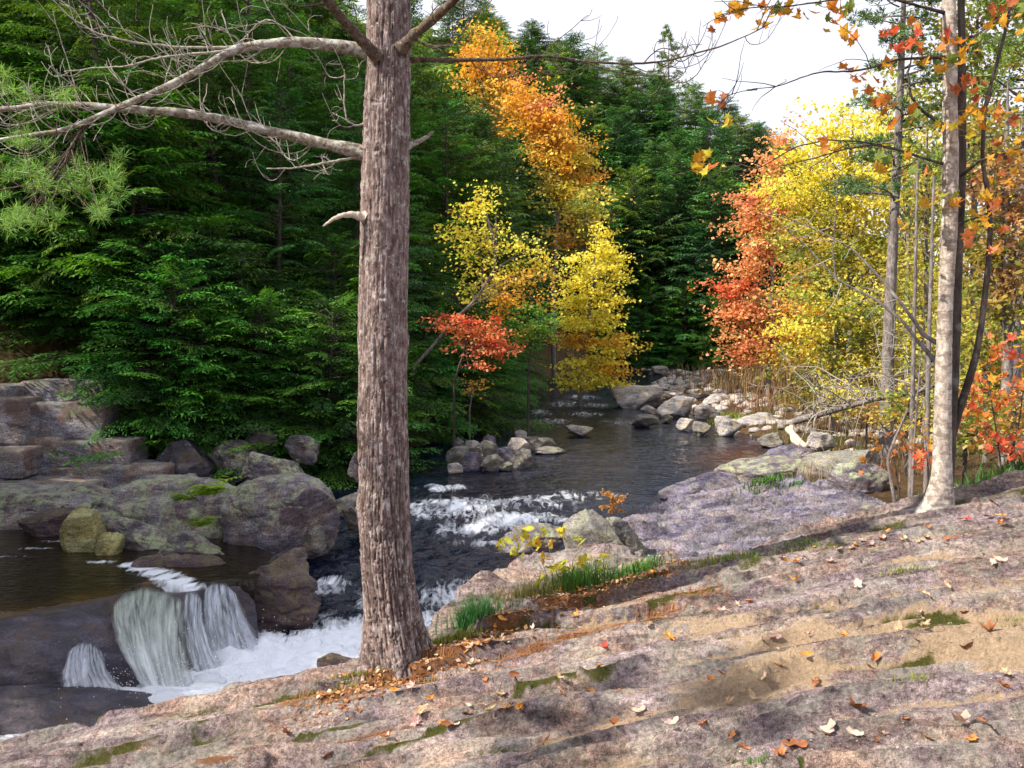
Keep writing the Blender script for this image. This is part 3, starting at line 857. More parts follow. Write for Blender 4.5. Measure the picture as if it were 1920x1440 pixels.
# right bank rocks
B('boulder', 1050, 1183, 962, 1062, 13.4, 'light grey rounded boulder behind the yellow-leaved seedling', 'boulder', 81, deep=0.8, rot=0.2, cuts=8)
B('boulder', 1120, 1212, 968, 1052, 14.0, 'grey block wedged behind the light grey boulder', 'boulder', 83, deep=0.8, block=0.6)
B('boulder', 1180, 1212, 1030, 1058, 13.3, 'small grey stone at the foot of the grey block', 'boulder', 84)
B('boulder', 935, 1068, 982, 1040, 14.6, 'low dark rock at the water, left of the light grey boulder', 'mossrock', 85, deep=0.5, block=0.5)
B('boulder', 1233, 1405, 886, 945, 19.8, 'long purple rock at the far edge of the shelf', 'shelf', 87, deep=0.5, block=0.5, level=5)
B('boulder', 1385, 1445, 903, 940, 19.2, 'small pinkish pyramid rock on the purple shelf', 'shelf', 88, deep=0.7)
B('boulder', 1345, 1560, 858, 915, 22.5, 'lichened grey ledge between dark water and purple shelf', 'mossrock', 89, deep=0.5, block=0.6, level=5)
B('boulder', 1500, 1660, 840, 920, 21.5, 'wide grey rock under bare twigs near the birchlike trunks', 'boulder', 90, deep=0.6, block=0.5, level=5)
B('boulder', 1560, 1665, 868, 930, 18.5, 'dark grey boulder left of the thin sapling', 'mossrock', 91, deep=0.6)
B('boulder', 1425, 1530, 835, 880, 24.3, 'purple flat rock at the end of the dark pool', 'shelf', 92, deep=0.6)
B('boulder', 1513, 1568, 810, 842, 25.5, 'white angular stone beside the driftwood', 'palerock', 93, deep=0.7)
B('boulder', 1540, 1590, 922, 948, 17.0, 'pale stone on the upper edge of the shelf', 'palerock', 94)
B('boulder', 1590, 1690, 945, 1000, 10.5, 'dark mossy rock below the sapling, just behind the slab', 'mossrock', 95, deep=0.6)
B('boulder', 1790, 1860, 920, 965, 9.8, 'grey stone in the shade right of the twin trunks', 'boulder', 96)
B('boulder', 1880, 1960, 800, 850, 15.5, 'grey boulder behind the red leaves at right edge', 'boulder', 97)
B('boulder', 1870, 1935, 880, 930, 12.5, 'dim mossy stone at right edge under the red leaves', 'mossrock', 98)
B('boulder', 1200, 1260, 1072, 1100, 9.6, 'dark stone at the end of the grass strip', 'mossrock', 99, deep=0.6)
B('boulder', 588, 712, 1228, 1300, 6.75, 'dark brown stone with moss tip, left of the pine foot', 'brownrock', 101, deep=0.5, rot=0.35, block=0.4)

# left bank cobbles
cob = [(835, 880, 838, 872), (862, 905, 846, 880), (838, 868, 868, 886), (880, 935, 826, 858), (900, 945, 852, 880), (925, 965, 838, 866), (950, 996, 820, 850), (952, 998, 842, 874), (985, 1042, 818, 842), (905, 930, 815, 832),
       (870, 900, 826, 846), (930, 962, 866, 880), (1000, 1060, 838, 848), (848, 870, 822, 838), (965, 990, 806, 822)]
cl_ = ['purple-grey cobble at the left end of the left bank stones', 'rounded grey cobble second from left by the water', 'small wet cobble lowest at the left of the stone bank', 'pale flat cobble below the hanging hemlock', 'grey cobble in the middle of the bank, touching the water',
       'tan cobble in the heart of the left bank stones', 'greenish cobble under the grass tuft', 'dark purple angular cobble at the water', 'flat pale stone farthest right of the bank stones', 'small cobble topmost in the grass', 'small grey cobble behind the left bank stones',
       'tiny wet stone at the waterline of the bank', 'thin stone awash right of the bank stones', 'small half-hidden stone at the top left of the stone bank', 'small pale stone behind the grass tuft']
for i, ((x0, x1, y0, y1), lb) in enumerate(zip(cob, cl_)):
    B('cobble', x0, x1, y0, y1, 4.0 * F / (y1 - HZ) * 0.985, lb, ['boulder', 'shelf', 'palerock', 'boulder'][i % 4], 120 + i, 'stone', 'stones on the left bank', deep=0.8, level=4)

# stones of the gravel bar and in the water: (x0, x1, y0, y1, label)
bar = [(1147, 1242, 721, 763, 'large blocky grey boulder at the left end of the gravel bar'), (1218, 1262, 686, 706, 'rounded boulder farthest upstream at the river bend'), (1255, 1300, 692, 712, 'brown boulder right of the farthest one'),
       (1232, 1300, 742, 780, 'pale rounded stone in front of the large blocky boulder'), (1285, 1340, 708, 734, 'flat grey stone behind the bar, left'), (1320, 1370, 738, 764, 'white stone in the middle of the bar'), (1362, 1425, 735, 762, 'dark long boulder at the right of the bar'),
       (1184, 1236, 777, 797, 'flat pale stone awash in front of the bar'), (1060, 1112, 796, 813, 'low flat stone alone in midstream'), (1268, 1300, 784, 804, 'small pale stone at the bar waterline, left'), (1298, 1332, 790, 812, 'white stone at the bar waterline, middle'),
       (1340, 1392, 780, 812, 'white angular stone at the bar waterline, right'), (1385, 1460, 774, 802, 'wide grey boulder at the right end of the bar'), (1420, 1470, 812, 834, 'small stone at the corner of the dark pool'), (1300, 1345, 760, 782, 'stone with grass behind it on the bar'),
       (1250, 1285, 722, 742, 'small stone behind the large blocky boulder'), (1335, 1380, 712, 734, 'grey stone behind the bar, right'), (1390, 1440, 712, 736, 'pale stone at the brown brush'), (1200, 1232, 760, 778, 'tan stone right below the large blocky boulder'),
       (1240, 1262, 776, 790, 'little stone between waterline stones'), (1455, 1510, 786, 812, 'dim stone under the driftwood'), (1410, 1440, 752, 772, 'small pale stone by the dark long boulder')]
for i, (x0, x1, y0, y1, lb) in enumerate(bar):
    B('river_stone', x0, x1, y0, y1, (4.0 - 0.12) * F / (y1 - HZ), lb, ['palerock', 'boulder', 'palerock'][i % 3] if i not in (2, 6) else 'mossrock', 150 + i, 'stone', 'stones on the gravel bar', deep=0.8, level=4)
# cobbles too small and many to tell apart
mb = MB()
V0, F0 = ico(1)
for i in range(900):
    y = rng.uniform(26, 75)
    xr = np.interp(y, RBY, RBX)
    x = xr + rng.uniform(-0.6, 5.5)
    s = rng.uniform(0.06, 0.28) * (0.7 + y / 90)
    V = V0 * (1 + 0.25 * rng.normal(size=(len(V0), 1)) * 0.5) * np.array((s, s * rng.uniform(0.7, 1.2), s * rng.uniform(0.4, 0.7)))
    mb.add(V + np.array((x, y, float(ground_h(x, y)) + 0.02)), F0)
tag(link('gravel', mb.data('gravel', MAT['palerock'], smooth=False)), 'pale gravel and small cobbles on the river bar', 'gravel', kind='stuff')

# ------------------------------------------------------------------ waterfalls
def falls(lip, foot, seed, tint0, tint1, nu=90, nv=60, bow=1.5, out=0.12):
    A, Bt = smooth_path([P(*c) for c in lip], nu, 3), smooth_path([P(*c) for c in foot], nu, 3)
    u, t = np.linspace(0, 1, nu), np.linspace(0, 1, nv)
    V = np.zeros((nu, nv, 3))
    r = np.random.default_rng(seed)
    jit = 0.05 * fbm(u * 14, u * 0 + seed, 0.0, 3)
    for j, q in enumerate(t):
        V[:, j, :2] = A[:, :2] * (1 - q) + Bt[:, :2] * q
        V[:, j, 2] = A[:, 2] + (Bt[:, 2] - A[:, 2]) * q ** bow
        V[:, j, 1] -= out * math.sin(q * 2.6) + jit * q + 0.06 * fbm(u * 11, u * 0 + q * 4.0, seed, 3) + 0.02 * fbm(u * 40, u * 0 + q * 6, seed, 2)
    U, W = np.meshgrid(u, t, indexing='ij')
    mb_c = np.array(tint0)[None, None] * (1 - W[..., None]) + np.array(tint1)[None, None] * W[..., None]
    mb_c = mb_c * (1 + 0.25 * fbm(U * 9, W * 1.2, seed, 3))[..., None]
    e = np.minimum(U, 1 - U) + 0.05 * fbm(U * 20, W * 4, seed, 2)
    edge = sstep(0.0, 0.16, e) * sstep(-0.02, 0.12, W)
    return V.reshape(-1, 3), grid_faces(nu, nv), mb_c.reshape(-1, 3), U.ravel() + seed * 0.37, W.ravel(), edge.ravel()


FALL = [('waterfall', [(206, 1138, 12.35), (232, 1110, 12.9), (275, 1099, 13.15), (318, 1108, 13.0), (350, 1132, 12.55)], [(262, 1262, 11.75), (300, 1292, 11.55), (340, 1312, 11.5), (368, 1314, 11.5), (385, 1290, 11.75)], (0.72, 0.80, 0.62), (0.92, 0.95, 0.93), 1.6, 0.34,
         'widest greenish waterfall veil pouring over the smooth dark ledge'),
        ('waterfall', [(384, 1104, 13.25), (398, 1091, 13.5), (424, 1094, 13.45), (442, 1112, 13.2)], [(392, 1232, 12.75), (430, 1232, 12.75), (470, 1218, 12.95), (502, 1205, 13.1)], (0.85, 0.9, 0.96), (0.96, 0.97, 1.0), 1.6, 0.26,
         'right-hand white waterfall veil beside the brown angular boulder'),
        ('waterfall', [(345, 1112, 13.0), (356, 1106, 13.1), (370, 1110, 13.1), (378, 1122, 12.95)], [(372, 1262, 12.2), (392, 1262, 12.2), (410, 1255, 12.3), (428, 1240, 12.5)], (0.88, 0.92, 0.97), (0.98, 0.98, 1.0), 1.5, 0.36,
         'narrow white waterfall between the two wide veils'),
        ('waterfall', [(133, 1215, 11.45), (150, 1203, 11.55), (170, 1204, 11.6), (188, 1215, 11.55)], [(128, 1300, 11.15), (175, 1308, 11.2), (225, 1308, 11.3), (262, 1300, 11.4)], (0.84, 0.88, 0.96), (0.96, 0.97, 1.0), 1.5, 0.26,
         'small low cascade spilling left of the widest waterfall')]
for i, (nm, lip_, foot_, t0, t1, bow, out, lb) in enumerate(FALL):
    V, Fq, C, U, W, E = falls(lip_, foot_, 3 + i, t0, t1, bow=bow, out=out)
    me = mesh(nm, V, Fq, MAT['falls'], cols=C, attrs={'u': U, 'v': W, 'edge': E})
    tag(link(nm, me), lb, 'waterfall')
FOOT = [((300, 1300), .3), ((345, 1312), .35), ((385, 1290), .3), ((430, 1232), .4), ((480, 1215), .35), ((180, 1306), .3), ((230, 1306), .3)]
mb = MB()
V0, F0 = ico(3)
for (px, py), s_ in FOOT:
    for _ in range(9):
        c = G(px + rng.normal() * 22, py + rng.normal() * 5, LOWZ)
        r_ = s_ * rng.uniform(0.3, 0.8)
        V = V0 * (1 + 0.30 * fbm(V0[:, 0] * 2.2 + px + _, V0[:, 1] * 2.2, V0[:, 2] * 2.2, 4) + 0.10 * fbm(V0[:, 0] * 8 + px, V0[:, 1] * 8 + _, V0[:, 2] * 8, 2))[:, None] * np.array((r_, r_ * 0.8, r_ * 0.42))
        mb.add(V + c, F0, (0.86, 0.90, 0.96))
tag(link('froth', mb.data('froth', MAT['froth'])), 'white froth heaped at the foot of the waterfalls', 'froth', kind='stuff')
# drops and froth thrown up where the falls land
mb = MB()
V0, F0 = ico(1)
for (px, py), n, sx_, h in (((350, 1300), 420, .5, .30), ((440, 1225), 300, .5, .22), ((400, 1258), 240, .35, .25), ((200, 1300), 260, .5, .16), ((520, 1255), 200, .8, .12), ((800, 1150), 120, .5, .12)):
    c = G(px, py, LOWZ + 0.03)
    for _ in range(n):
        p = c + np.array((rng.normal() * sx_, rng.normal() * 0.3, abs(rng.normal()) * h))
        mb.add(V0 * rng.uniform(0.003, 0.009) + p, F0, (0.92, 0.95, 1.0))
tag(link('spray', mb.data('spray', MAT['leaf'])), 'white spray drops at the foot of the waterfalls', 'spray', kind='stuff')
# ------------------------------------------------------------------ conifers of the valley
def rotz(a):
    c, s = math.cos(a), math.sin(a)
    return np.array(((c, -s, 0), (s, c, 0), (0, 0, 1)))


def spray_template(L, seed, leaf=0.11, gap=0.15, wide=0.36, lw=0.042):
    """one drooping hemlock bough along +x of length L: flat fans of leaflets; returns quads (n,4,3), tip factor (n,), stem path"""
    r = np.random.default_rng(seed)
    q, tip = [], []
    s = np.arange(0.22 * L, L, gap)
    zline = lambda t: 0.16 * t - 0.34 * t ** 2.2
    stem = np.stack([np.linspace(0, L, 7), 0.08 * L * np.sin(np.linspace(0, 3, 7) + seed), zline(np.linspace(0, 1, 7)) * L * 0.6], 1)
    for sp in s:
        t = sp / L
        for side in (-1, 1):
            tw = wide * L * (0.35 + 0.9 * math.sin(min(t, 1) * 2.6)) * 0.62 * r.uniform(0.6, 1.2) * (1.0 - 0.5 * t)
            tw = max(tw, 0.22)
            ang = side * r.uniform(0.7, 1.05)
            d = np.array((math.cos(ang), math.sin(ang), r.normal() * 0.08 - 0.10))
            b = np.array((sp, np.interp(sp, stem[:, 0], stem[:, 1]), zline(t) * L * 0.6))
            m = max(2, int(tw / (leaf * 0.62)))
            k = (np.arange(m) + 0.4) / m
            droop = -0.55 * (k ** 2) * tw * r.uniform(0.3, 1.0)
            pts = b + d * (k * tw)[:, None] + np.array((0, 0, 1)) * droop[:, None]
            nrm = np.array((d[1], -d[0], 0))
            for sd in (-1, 1):
                ld = d * 0.75 + nrm * sd * 0.75
                ld = ld / np.linalg.norm(ld)
                lds = ld[None, :] + r.normal(size=(m, 3)) * np.array((0.18, 0.18, 0.26))
                lds[:, 2] -= 0.25 + 0.3 * k
                ln = leaf * r.uniform(0.8, 1.5, size=m) * (1.1 - 0.35 * k)
                w = np.cross(lds, np.array((0, 0, 1)) + r.normal(size=(m, 3)) * 0.35)
                w /= np.linalg.norm(w, axis=1)[:, None] + 1e-9
                e = pts + lds * ln[:, None]
                mid = pts + lds * (ln * 0.45)[:, None]
                q.append(np.stack([pts, mid + w * lw * 0.5, e, mid - w * lw * 0.5], 1))
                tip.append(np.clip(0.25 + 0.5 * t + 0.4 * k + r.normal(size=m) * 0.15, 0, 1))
    return np.concatenate(q), np.concatenate(tip), stem


_spr = {}


def sprays(leaf):
    if leaf not in _spr:
        _spr[leaf] = [(L, [spray_template(L, 10 * i + j, leaf, 0.15 * (leaf / 0.11) ** 0.8, 0.36, 0.042 * leaf / 0.11) for j in range(3)]) for i, L in enumerate((0.9, 1.5, 2.2, 3.0, 3.8))]
    return _spr[leaf]


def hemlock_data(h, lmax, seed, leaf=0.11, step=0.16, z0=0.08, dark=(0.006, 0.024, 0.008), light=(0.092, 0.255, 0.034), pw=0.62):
    r = np.random.default_rng(seed)
    Q, C = [], []
    mb = MB()
    lean = r.normal(size=2) * 0.015 * h
    tz = np.linspace(0, 1, 9)
    tp = np.stack([lean[0] * tz ** 2, lean[1] * tz ** 2, tz * h - 0.5 * (tz == 0)], 1)
    V, Fq = tube(tp, 0.009 * h * (1 - tz) ** 0.9 + 0.012, 7)
    mb.add(V, Fq)
    z = z0 * h
    az = r.uniform(0, 6.28)
    while z < h * 0.985:
        t = z / h
        az += 2.4 + r.normal() * 0.5
        L = lmax * (1 - t) ** pw * r.uniform(0.62, 1.12) * (0.75 + 0.25 * min(1, t / 0.12)) + 0.25
        S = sprays(leaf)
        Lt, tm = min(S, key=lambda e: abs(e[0] - L))
        q, tip, stem = tm[r.integers(3)]
        sc = L / Lt
        el = 0.55 * t - 0.12 + r.normal() * 0.10 + 0.25 * (t > 0.9)
        ce, se = math.cos(el), math.sin(el)
        R = rotz(az) @ np.array(((ce, 0, -se), (0, 1, 0), (se, 0, ce)))
        roll = r.normal() * 0.25
        R = R @ np.array(((1, 0, 0), (0, math.cos(roll), -math.sin(roll)), (0, math.sin(roll), math.cos(roll))))
        o = np.array((lean[0] * t * t, lean[1] * t * t, z))
        Q.append((q.reshape(-1, 3) * sc) @ R.T + o)
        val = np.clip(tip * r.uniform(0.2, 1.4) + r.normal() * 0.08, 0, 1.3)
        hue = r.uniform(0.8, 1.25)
        c = np.array(dark) + (np.array(light) * np.array((hue, 1, 1)) - np.array(dark)) * val[:, None]  # new tips paler; near-black inner tone also paints shade between boughs
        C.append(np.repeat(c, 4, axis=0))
        V, Fq = tube(stem[:5] * sc @ R.T + o, np.linspace(0.012 + 0.006 * L, 0.004, 5), 4)
        mb.add(V, Fq)
        z += step * r.uniform(0.6, 1.4) * (1.15 - 0.55 * t) * (h / 14) ** 0.3
    Q, C = np.concatenate(Q), np.concatenate(C)
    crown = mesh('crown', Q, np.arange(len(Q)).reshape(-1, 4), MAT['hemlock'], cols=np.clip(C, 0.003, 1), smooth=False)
    return mb.data('trunk', MAT['trunk']), crown


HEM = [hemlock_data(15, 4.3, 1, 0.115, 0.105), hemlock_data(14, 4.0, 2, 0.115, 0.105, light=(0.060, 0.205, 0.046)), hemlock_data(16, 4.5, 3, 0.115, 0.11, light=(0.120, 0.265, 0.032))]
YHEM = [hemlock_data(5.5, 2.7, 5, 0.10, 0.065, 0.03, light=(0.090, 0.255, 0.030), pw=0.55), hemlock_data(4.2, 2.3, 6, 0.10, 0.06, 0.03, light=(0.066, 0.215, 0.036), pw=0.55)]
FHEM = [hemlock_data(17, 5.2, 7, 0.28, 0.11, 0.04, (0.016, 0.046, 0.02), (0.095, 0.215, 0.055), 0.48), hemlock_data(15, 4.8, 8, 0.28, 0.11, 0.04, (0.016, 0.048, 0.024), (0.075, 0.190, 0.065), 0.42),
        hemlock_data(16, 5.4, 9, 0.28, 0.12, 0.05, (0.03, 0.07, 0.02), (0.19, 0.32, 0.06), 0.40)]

ORD = ['first', 'second', 'third', 'fourth', 'fifth', 'sixth', 'seventh', 'eighth', 'ninth', 'tenth', 'eleventh', 'twelfth', 'thirteenth', 'fourteenth', 'fifteenth', 'sixteenth', 'seventeenth', 'eighteenth', 'nineteenth', 'twentieth'] + ['twenty-' + w for w in ('first', 'second', 'third', 'fourth', 'fifth', 'sixth', 'seventh', 'eighth', 'ninth')] + ['thirtieth'] + ['thirty-' + w for w in ('first', 'second', 'third', 'fourth', 'fifth', 'sixth', 'seventh', 'eighth', 'ninth')]


def plant(name, data, x, y, label, cat, group, sc=1.0, rz=None, dz=-0.15, wide=1.0, z=None, tilt=(0, 0)):
    zz = (float(ground_h(x, y)) if z is None else z) + dz
    o = thing(name, (x, y, zz), label, cat, group, (tilt[0], tilt[1], rng.uniform(0, 6.28) if rz is None else rz), (sc * wide, sc * wide, sc))
    link('trunk', data[0], o)
    link('crown', data[1], o)
    return o


def visible(x, y, z0, h, rad):
    pts = [pix((x + dx, y, z0 + t * h)) for dx in (-rad, 0, rad) for t in (0.1, 0.5, 0.95)]
    return any(-20 < a < 1940 and -20 < b < 1440 for a, b in pts)


def along_bank(dl_in, spacing, y0, y1, jit, seed):
    """positions dl metres inland of the left bank"""
    r = np.random.default_rng(seed)
    yy = np.arange(y0, y1, spacing)
    out = []
    for y in yy:
        yj = y + r.normal() * jit * spacing
        x = np.interp(yj, LBY, LBX) - dl_in / 0.8 + r.normal() * jit * 1.5
        out.append((x, yj))
    return out


def fit_height(x, y, z, h, sc):
    """trees on the skyline stay under the ridge line seen in the photograph"""
    px = pix((x, y, z + 5))[0]
    if px < 870:
        return sc
    lim = np.interp(px, [870, 900, 950, 1020, 1100, 1200, 1300, 1400, 1460, 1520, 1600], [-80, 10, 45, 60, 90, 120, 155, 210, 245, 290, 330]) + rng.normal() * 14
    top = P(px, lim, y)[2]
    return min(sc, (top - z) / h)


rows = [(2.2, 1.7, 22.5, 27.5, 'cliff-top'), (1.2, 1.7, 22.6, 50, 'waterside'), (3.0, 2.4, 18, 62, 'second'), (6.0, 2.8, 15, 80, 'third'), (10.0, 3.3, 13, 92, 'fourth'), (15.5, 4.4, 12, 96, 'fifth'), (22, 5.2, 14, 100, 'sixth'), (30, 6.5, 20, 100, 'top')]
for ri, (dl, spc, y0, y1, nm) in enumerate(rows):
    pts = []
    for (x, y) in along_bank(dl, spc, y0, y1, 0.28, 40 + ri):
        if ri <= 1:
            kind, sc = ('y', rng.uniform(0.75, 1.25))
        elif ri == 2 and rng.random() < 0.45:
            kind, sc = ('y', rng.uniform(1.0, 1.5))
        else:
            kind, sc = (('h' if y < 48 else 'f'), rng.uniform(0.72, 1.12) * (0.85 if ri <= 2 else 1.0))
        z = float(ground_h(x, y))
        h = {'y': 5, 'h': 15, 'f': 17}[kind] * sc
        sc = fit_height(x, y, z, h / sc, sc)
        if y < 24.3 and z < 5.0 and pix((x, y, z))[0] < 300:
            continue
        if sc > 0.3 and visible(x, y, z, h, 2.5):
            pts.append((pix((x, y, z))[0], x, y, kind, sc))
    pts.sort()
    for k, (_, x, y, kind, sc) in enumerate(pts):
        data = {'y': YHEM, 'h': HEM, 'f': FHEM}[kind]
        lb = f'{ORD[k]} hemlock from the left in the {nm} row of the shaded left slope'
        plant('hemlock_tree' if kind != 'y' else 'young_hemlock', data[rng.integers(len(data))], x, y, lb, 'tree', 'hemlocks of the left slope', sc, tilt=(rng.normal() * 0.03, rng.normal() * 0.03), wide=rng.uniform(0.95, 1.25))
# young hemlocks crowding the top of the cliff and hanging over the boulders
extra = [(-40, 690, 24.6, 1.0), (20, 680, 24.8, 1.0), (85, 685, 24.6, 0.9), (140, 690, 24.4, 0.9), (215, 720, 23.8, 0.95), (250, 745, 22.8, 0.9), (300, 770, 22.6, 0.95), (-10, 640, 25, 1.3), (60, 630, 25.5, 1.25), (130, 640, 25.0, 1.3), (190, 650, 25.2, 1.3), (250, 660, 25.0, 1.35), (320, 700, 24.3, 1.2),
         (360, 800, 22.9, 0.8), (420, 800, 23.4, 0.9), (480, 790, 23.6, 1.0), (545, 800, 23.5, 0.9), (610, 800, 23.6, 1.0), (660, 800, 24.0, 1.0), (-20, 560, 28, 1.5), (70, 560, 28.5, 1.5), (160, 570, 28, 1.5)]
for k, (px, py, d, sc) in enumerate(sorted(extra)):
    q = P(px, py, d)
    plant('young_hemlock', YHEM[k % 2], q[0], d, f'{ORD[k]} young hemlock from the left crowding the cliff top and boulders', 'tree', 'young hemlocks above the cliff', sc, tilt=(0.06 + rng.normal() * 0.04, rng.normal() * 0.05), wide=rng.uniform(1.0, 1.3))
# the slope goes on out of the picture at left and shades pool and boulders
for k, (x, y) in enumerate(((-16.5, 8.5), (-14.6, 10.4), (-15.8, 12.6), (-18.2, 9.6), (-19.5, 11.5), (-22, 7), (-17.5, 14.0), (-24, 12), (-21, 15.5), (-27, 8))):
    plant('hemlock_tree', HEM[k % 3], x, y, f'{ORD[k]} hemlock of the slope beyond the left edge of the view', 'tree', 'hemlocks beyond the left edge', 1.15)

# far hill: rows up the slope
fr = [(87.5, 3.4, 'lowest'), (92.5, 3.5, 'second'), (97.5, 3.6, 'third'), (103, 3.9, 'fourth'), (109, 4.8, 'fifth'), (115, 5.0, 'sixth'), (122, 5.2, 'seventh'), (129, 5.5, 'ridge')]
for ri, (yb, spc, nm) in enumerate(fr):
    pts = []
    for x in np.arange(-16, 62, spc * 0.88):
        xj, yj = x + rng.normal() * 1.2, yb + rng.normal() * 1.3
        z = float(ground_h(xj, yj))
        p = pix((xj, yj, z + 12))
        if 840 < p[0] < 1560 and z > 0.2:
            pts.append((p[0], xj, yj))
    pts.sort()
    for k, (_, x, y) in enumerate(pts):
        d_ = FHEM[2] if rng.random() < (0.5 if ri > 3 else 0.2) else FHEM[rng.integers(2)]  # upper rows get the brighter copy more often, painting in sunlit tops
        sc_ = fit_height(x, y, float(ground_h(x, y)), 17.5, rng.uniform(0.72, 1.05))
        if sc_ > 0.2:
          plant('hemlock_tree', d_, x, y, f'{ORD[k]} conifer from the left in the {nm} row of the far hill', 'tree', 'conifers of the far hill', sc_, wide=rng.uniform(1.0, 1.35) * min(1.7, max(1.0, 0.7 / sc_)))


for k, x in enumerate(np.arange(7.5, 30, 1.7)):
    y = 85.0 + 0.1 * x + rng.normal() * 0.8
    plant('young_hemlock', YHEM[k % 2], x, y, f'{ORD[k]} low dark evergreen from the left along the far river bend', 'tree', 'low evergreens at the far bend', rng.uniform(1.0, 1.7), z=0.3)


# ------------------------------------------------------------------ white pines: tufted plates of needles
def pine_data(h, seed, plates, leaf=0.20, dark=(0.03, 0.07, 0.02), light=(0.15, 0.24, 0.06), r0=0.17, z0=0.35, lmax=2.8, n_br=46, tuft=26, clear=None):
    r = np.random.default_rng(seed)
    mb = MB()
    tz = np.linspace(0, 1, 14)
    tp = np.stack([0.10 * np.sin(tz * 5 + seed), 0.10 * np.cos(tz * 4 + seed), tz * h], 1)
    V, Fq = tube(tp, r0 * (1 - tz) ** 0.8 + 0.02, 9)
    mb.add(V, Fq)
    Q, C = [], []
    for i in range(n_br):
        t = z0 + (1 - z0) * (i + r.uniform(0, 1)) / n_br
        L = lmax * (1 - t) ** 0.6 * r.uniform(0.5, 1.15) + 0.3
        az = r.uniform(0, 6.28)
        o = np.array((np.interp(t, tz, tp[:, 0]), np.interp(t, tz, tp[:, 1]), t * h))
        s = np.linspace(0, 1, 6)
        br = np.stack([s * L, 0.15 * L * np.sin(s * 3 + i), 0.18 * L * s - 0.05 * L * s ** 2], 1) @ rotz(az).T + o
        V, Fq = tube(br, np.linspace(0.02 + 0.008 * L, 0.006, 6), 4)
        mb.add(V, Fq)
        nt_ = int(tuft * (0.4 + L / lmax * 0.6))
        for _ in range(nt_):
            a = r.uniform(0.35, 1.02)
            p = np.array([np.interp(a, s, br[:, k]) for k in range(3)])
            p = p + (np.array((r.normal() * 0.14 * L * a, r.normal() * 0.20 * L * (1.15 - a * 0.5), r.normal() * 0.05 + 0.03)) @ rotz(az).T)
            m = 11
            dr = r.normal(size=(m, 3)) + np.array((math.cos(az) * 0.6, math.sin(az) * 0.6, 0.55))
            dr /= np.linalg.norm(dr, axis=1)[:, None]
            ln = leaf * r.uniform(0.7, 1.2, size=m)
            w = np.cross(dr, r.normal(size=(m, 3)))
            w /= np.linalg.norm(w, axis=1)[:, None] + 1e-9
            wd = leaf * 0.085
            e = p + dr * ln[:, None]
            md = p + dr * (ln * 0.5)[:, None]
            Q.append(np.stack([np.repeat(p[None], m, 0), md + w * wd, e, md - w * wd], 1).reshape(-1, 3))
            c = np.array(dark) + (np.array(light) - np.array(dark)) * np.clip(r.uniform(0.1, 1.1), 0, 1)
            C.append(np.tile(c * r.uniform(0.8, 1.2), (4 * m, 1)))
    Q, C = np.concatenate(Q), np.concatenate(C)
    return mb.data('trunk', MAT['grey_trunk']), mesh('crown', Q, np.arange(len(Q)).reshape(-1, 4), MAT['pine_needle'], cols=C, smooth=False)


# ------------------------------------------------------------------ broadleaved trees
def leaf_quads(p, size, r, up=0.5):
    """rhombic leaves at points p (n,3)"""
    n = len(p)
    d = r.normal(size=(n, 3)) * np.array((1, 1, 0.55))
    d[:, 2] -= 0.25
    d /= np.linalg.norm(d, axis=1)[:, None] + 1e-9
    nn = r.normal(size=(n, 3)) * (1 - up) + np.array((0, 0, up))
    w = np.cross(d, nn)
    w /= np.linalg.norm(w, axis=1)[:, None] + 1e-9
    ln = size * r.uniform(0.5, 1.35, size=n)[:, None]
    m = p + d * ln * 0.45
    f = np.cross(w, d) * ln * 0.06
    return np.stack([p, m + w * ln * 0.36 + f, p + d * ln, m - w * ln * 0.36 + f], 1).reshape(-1, 3)


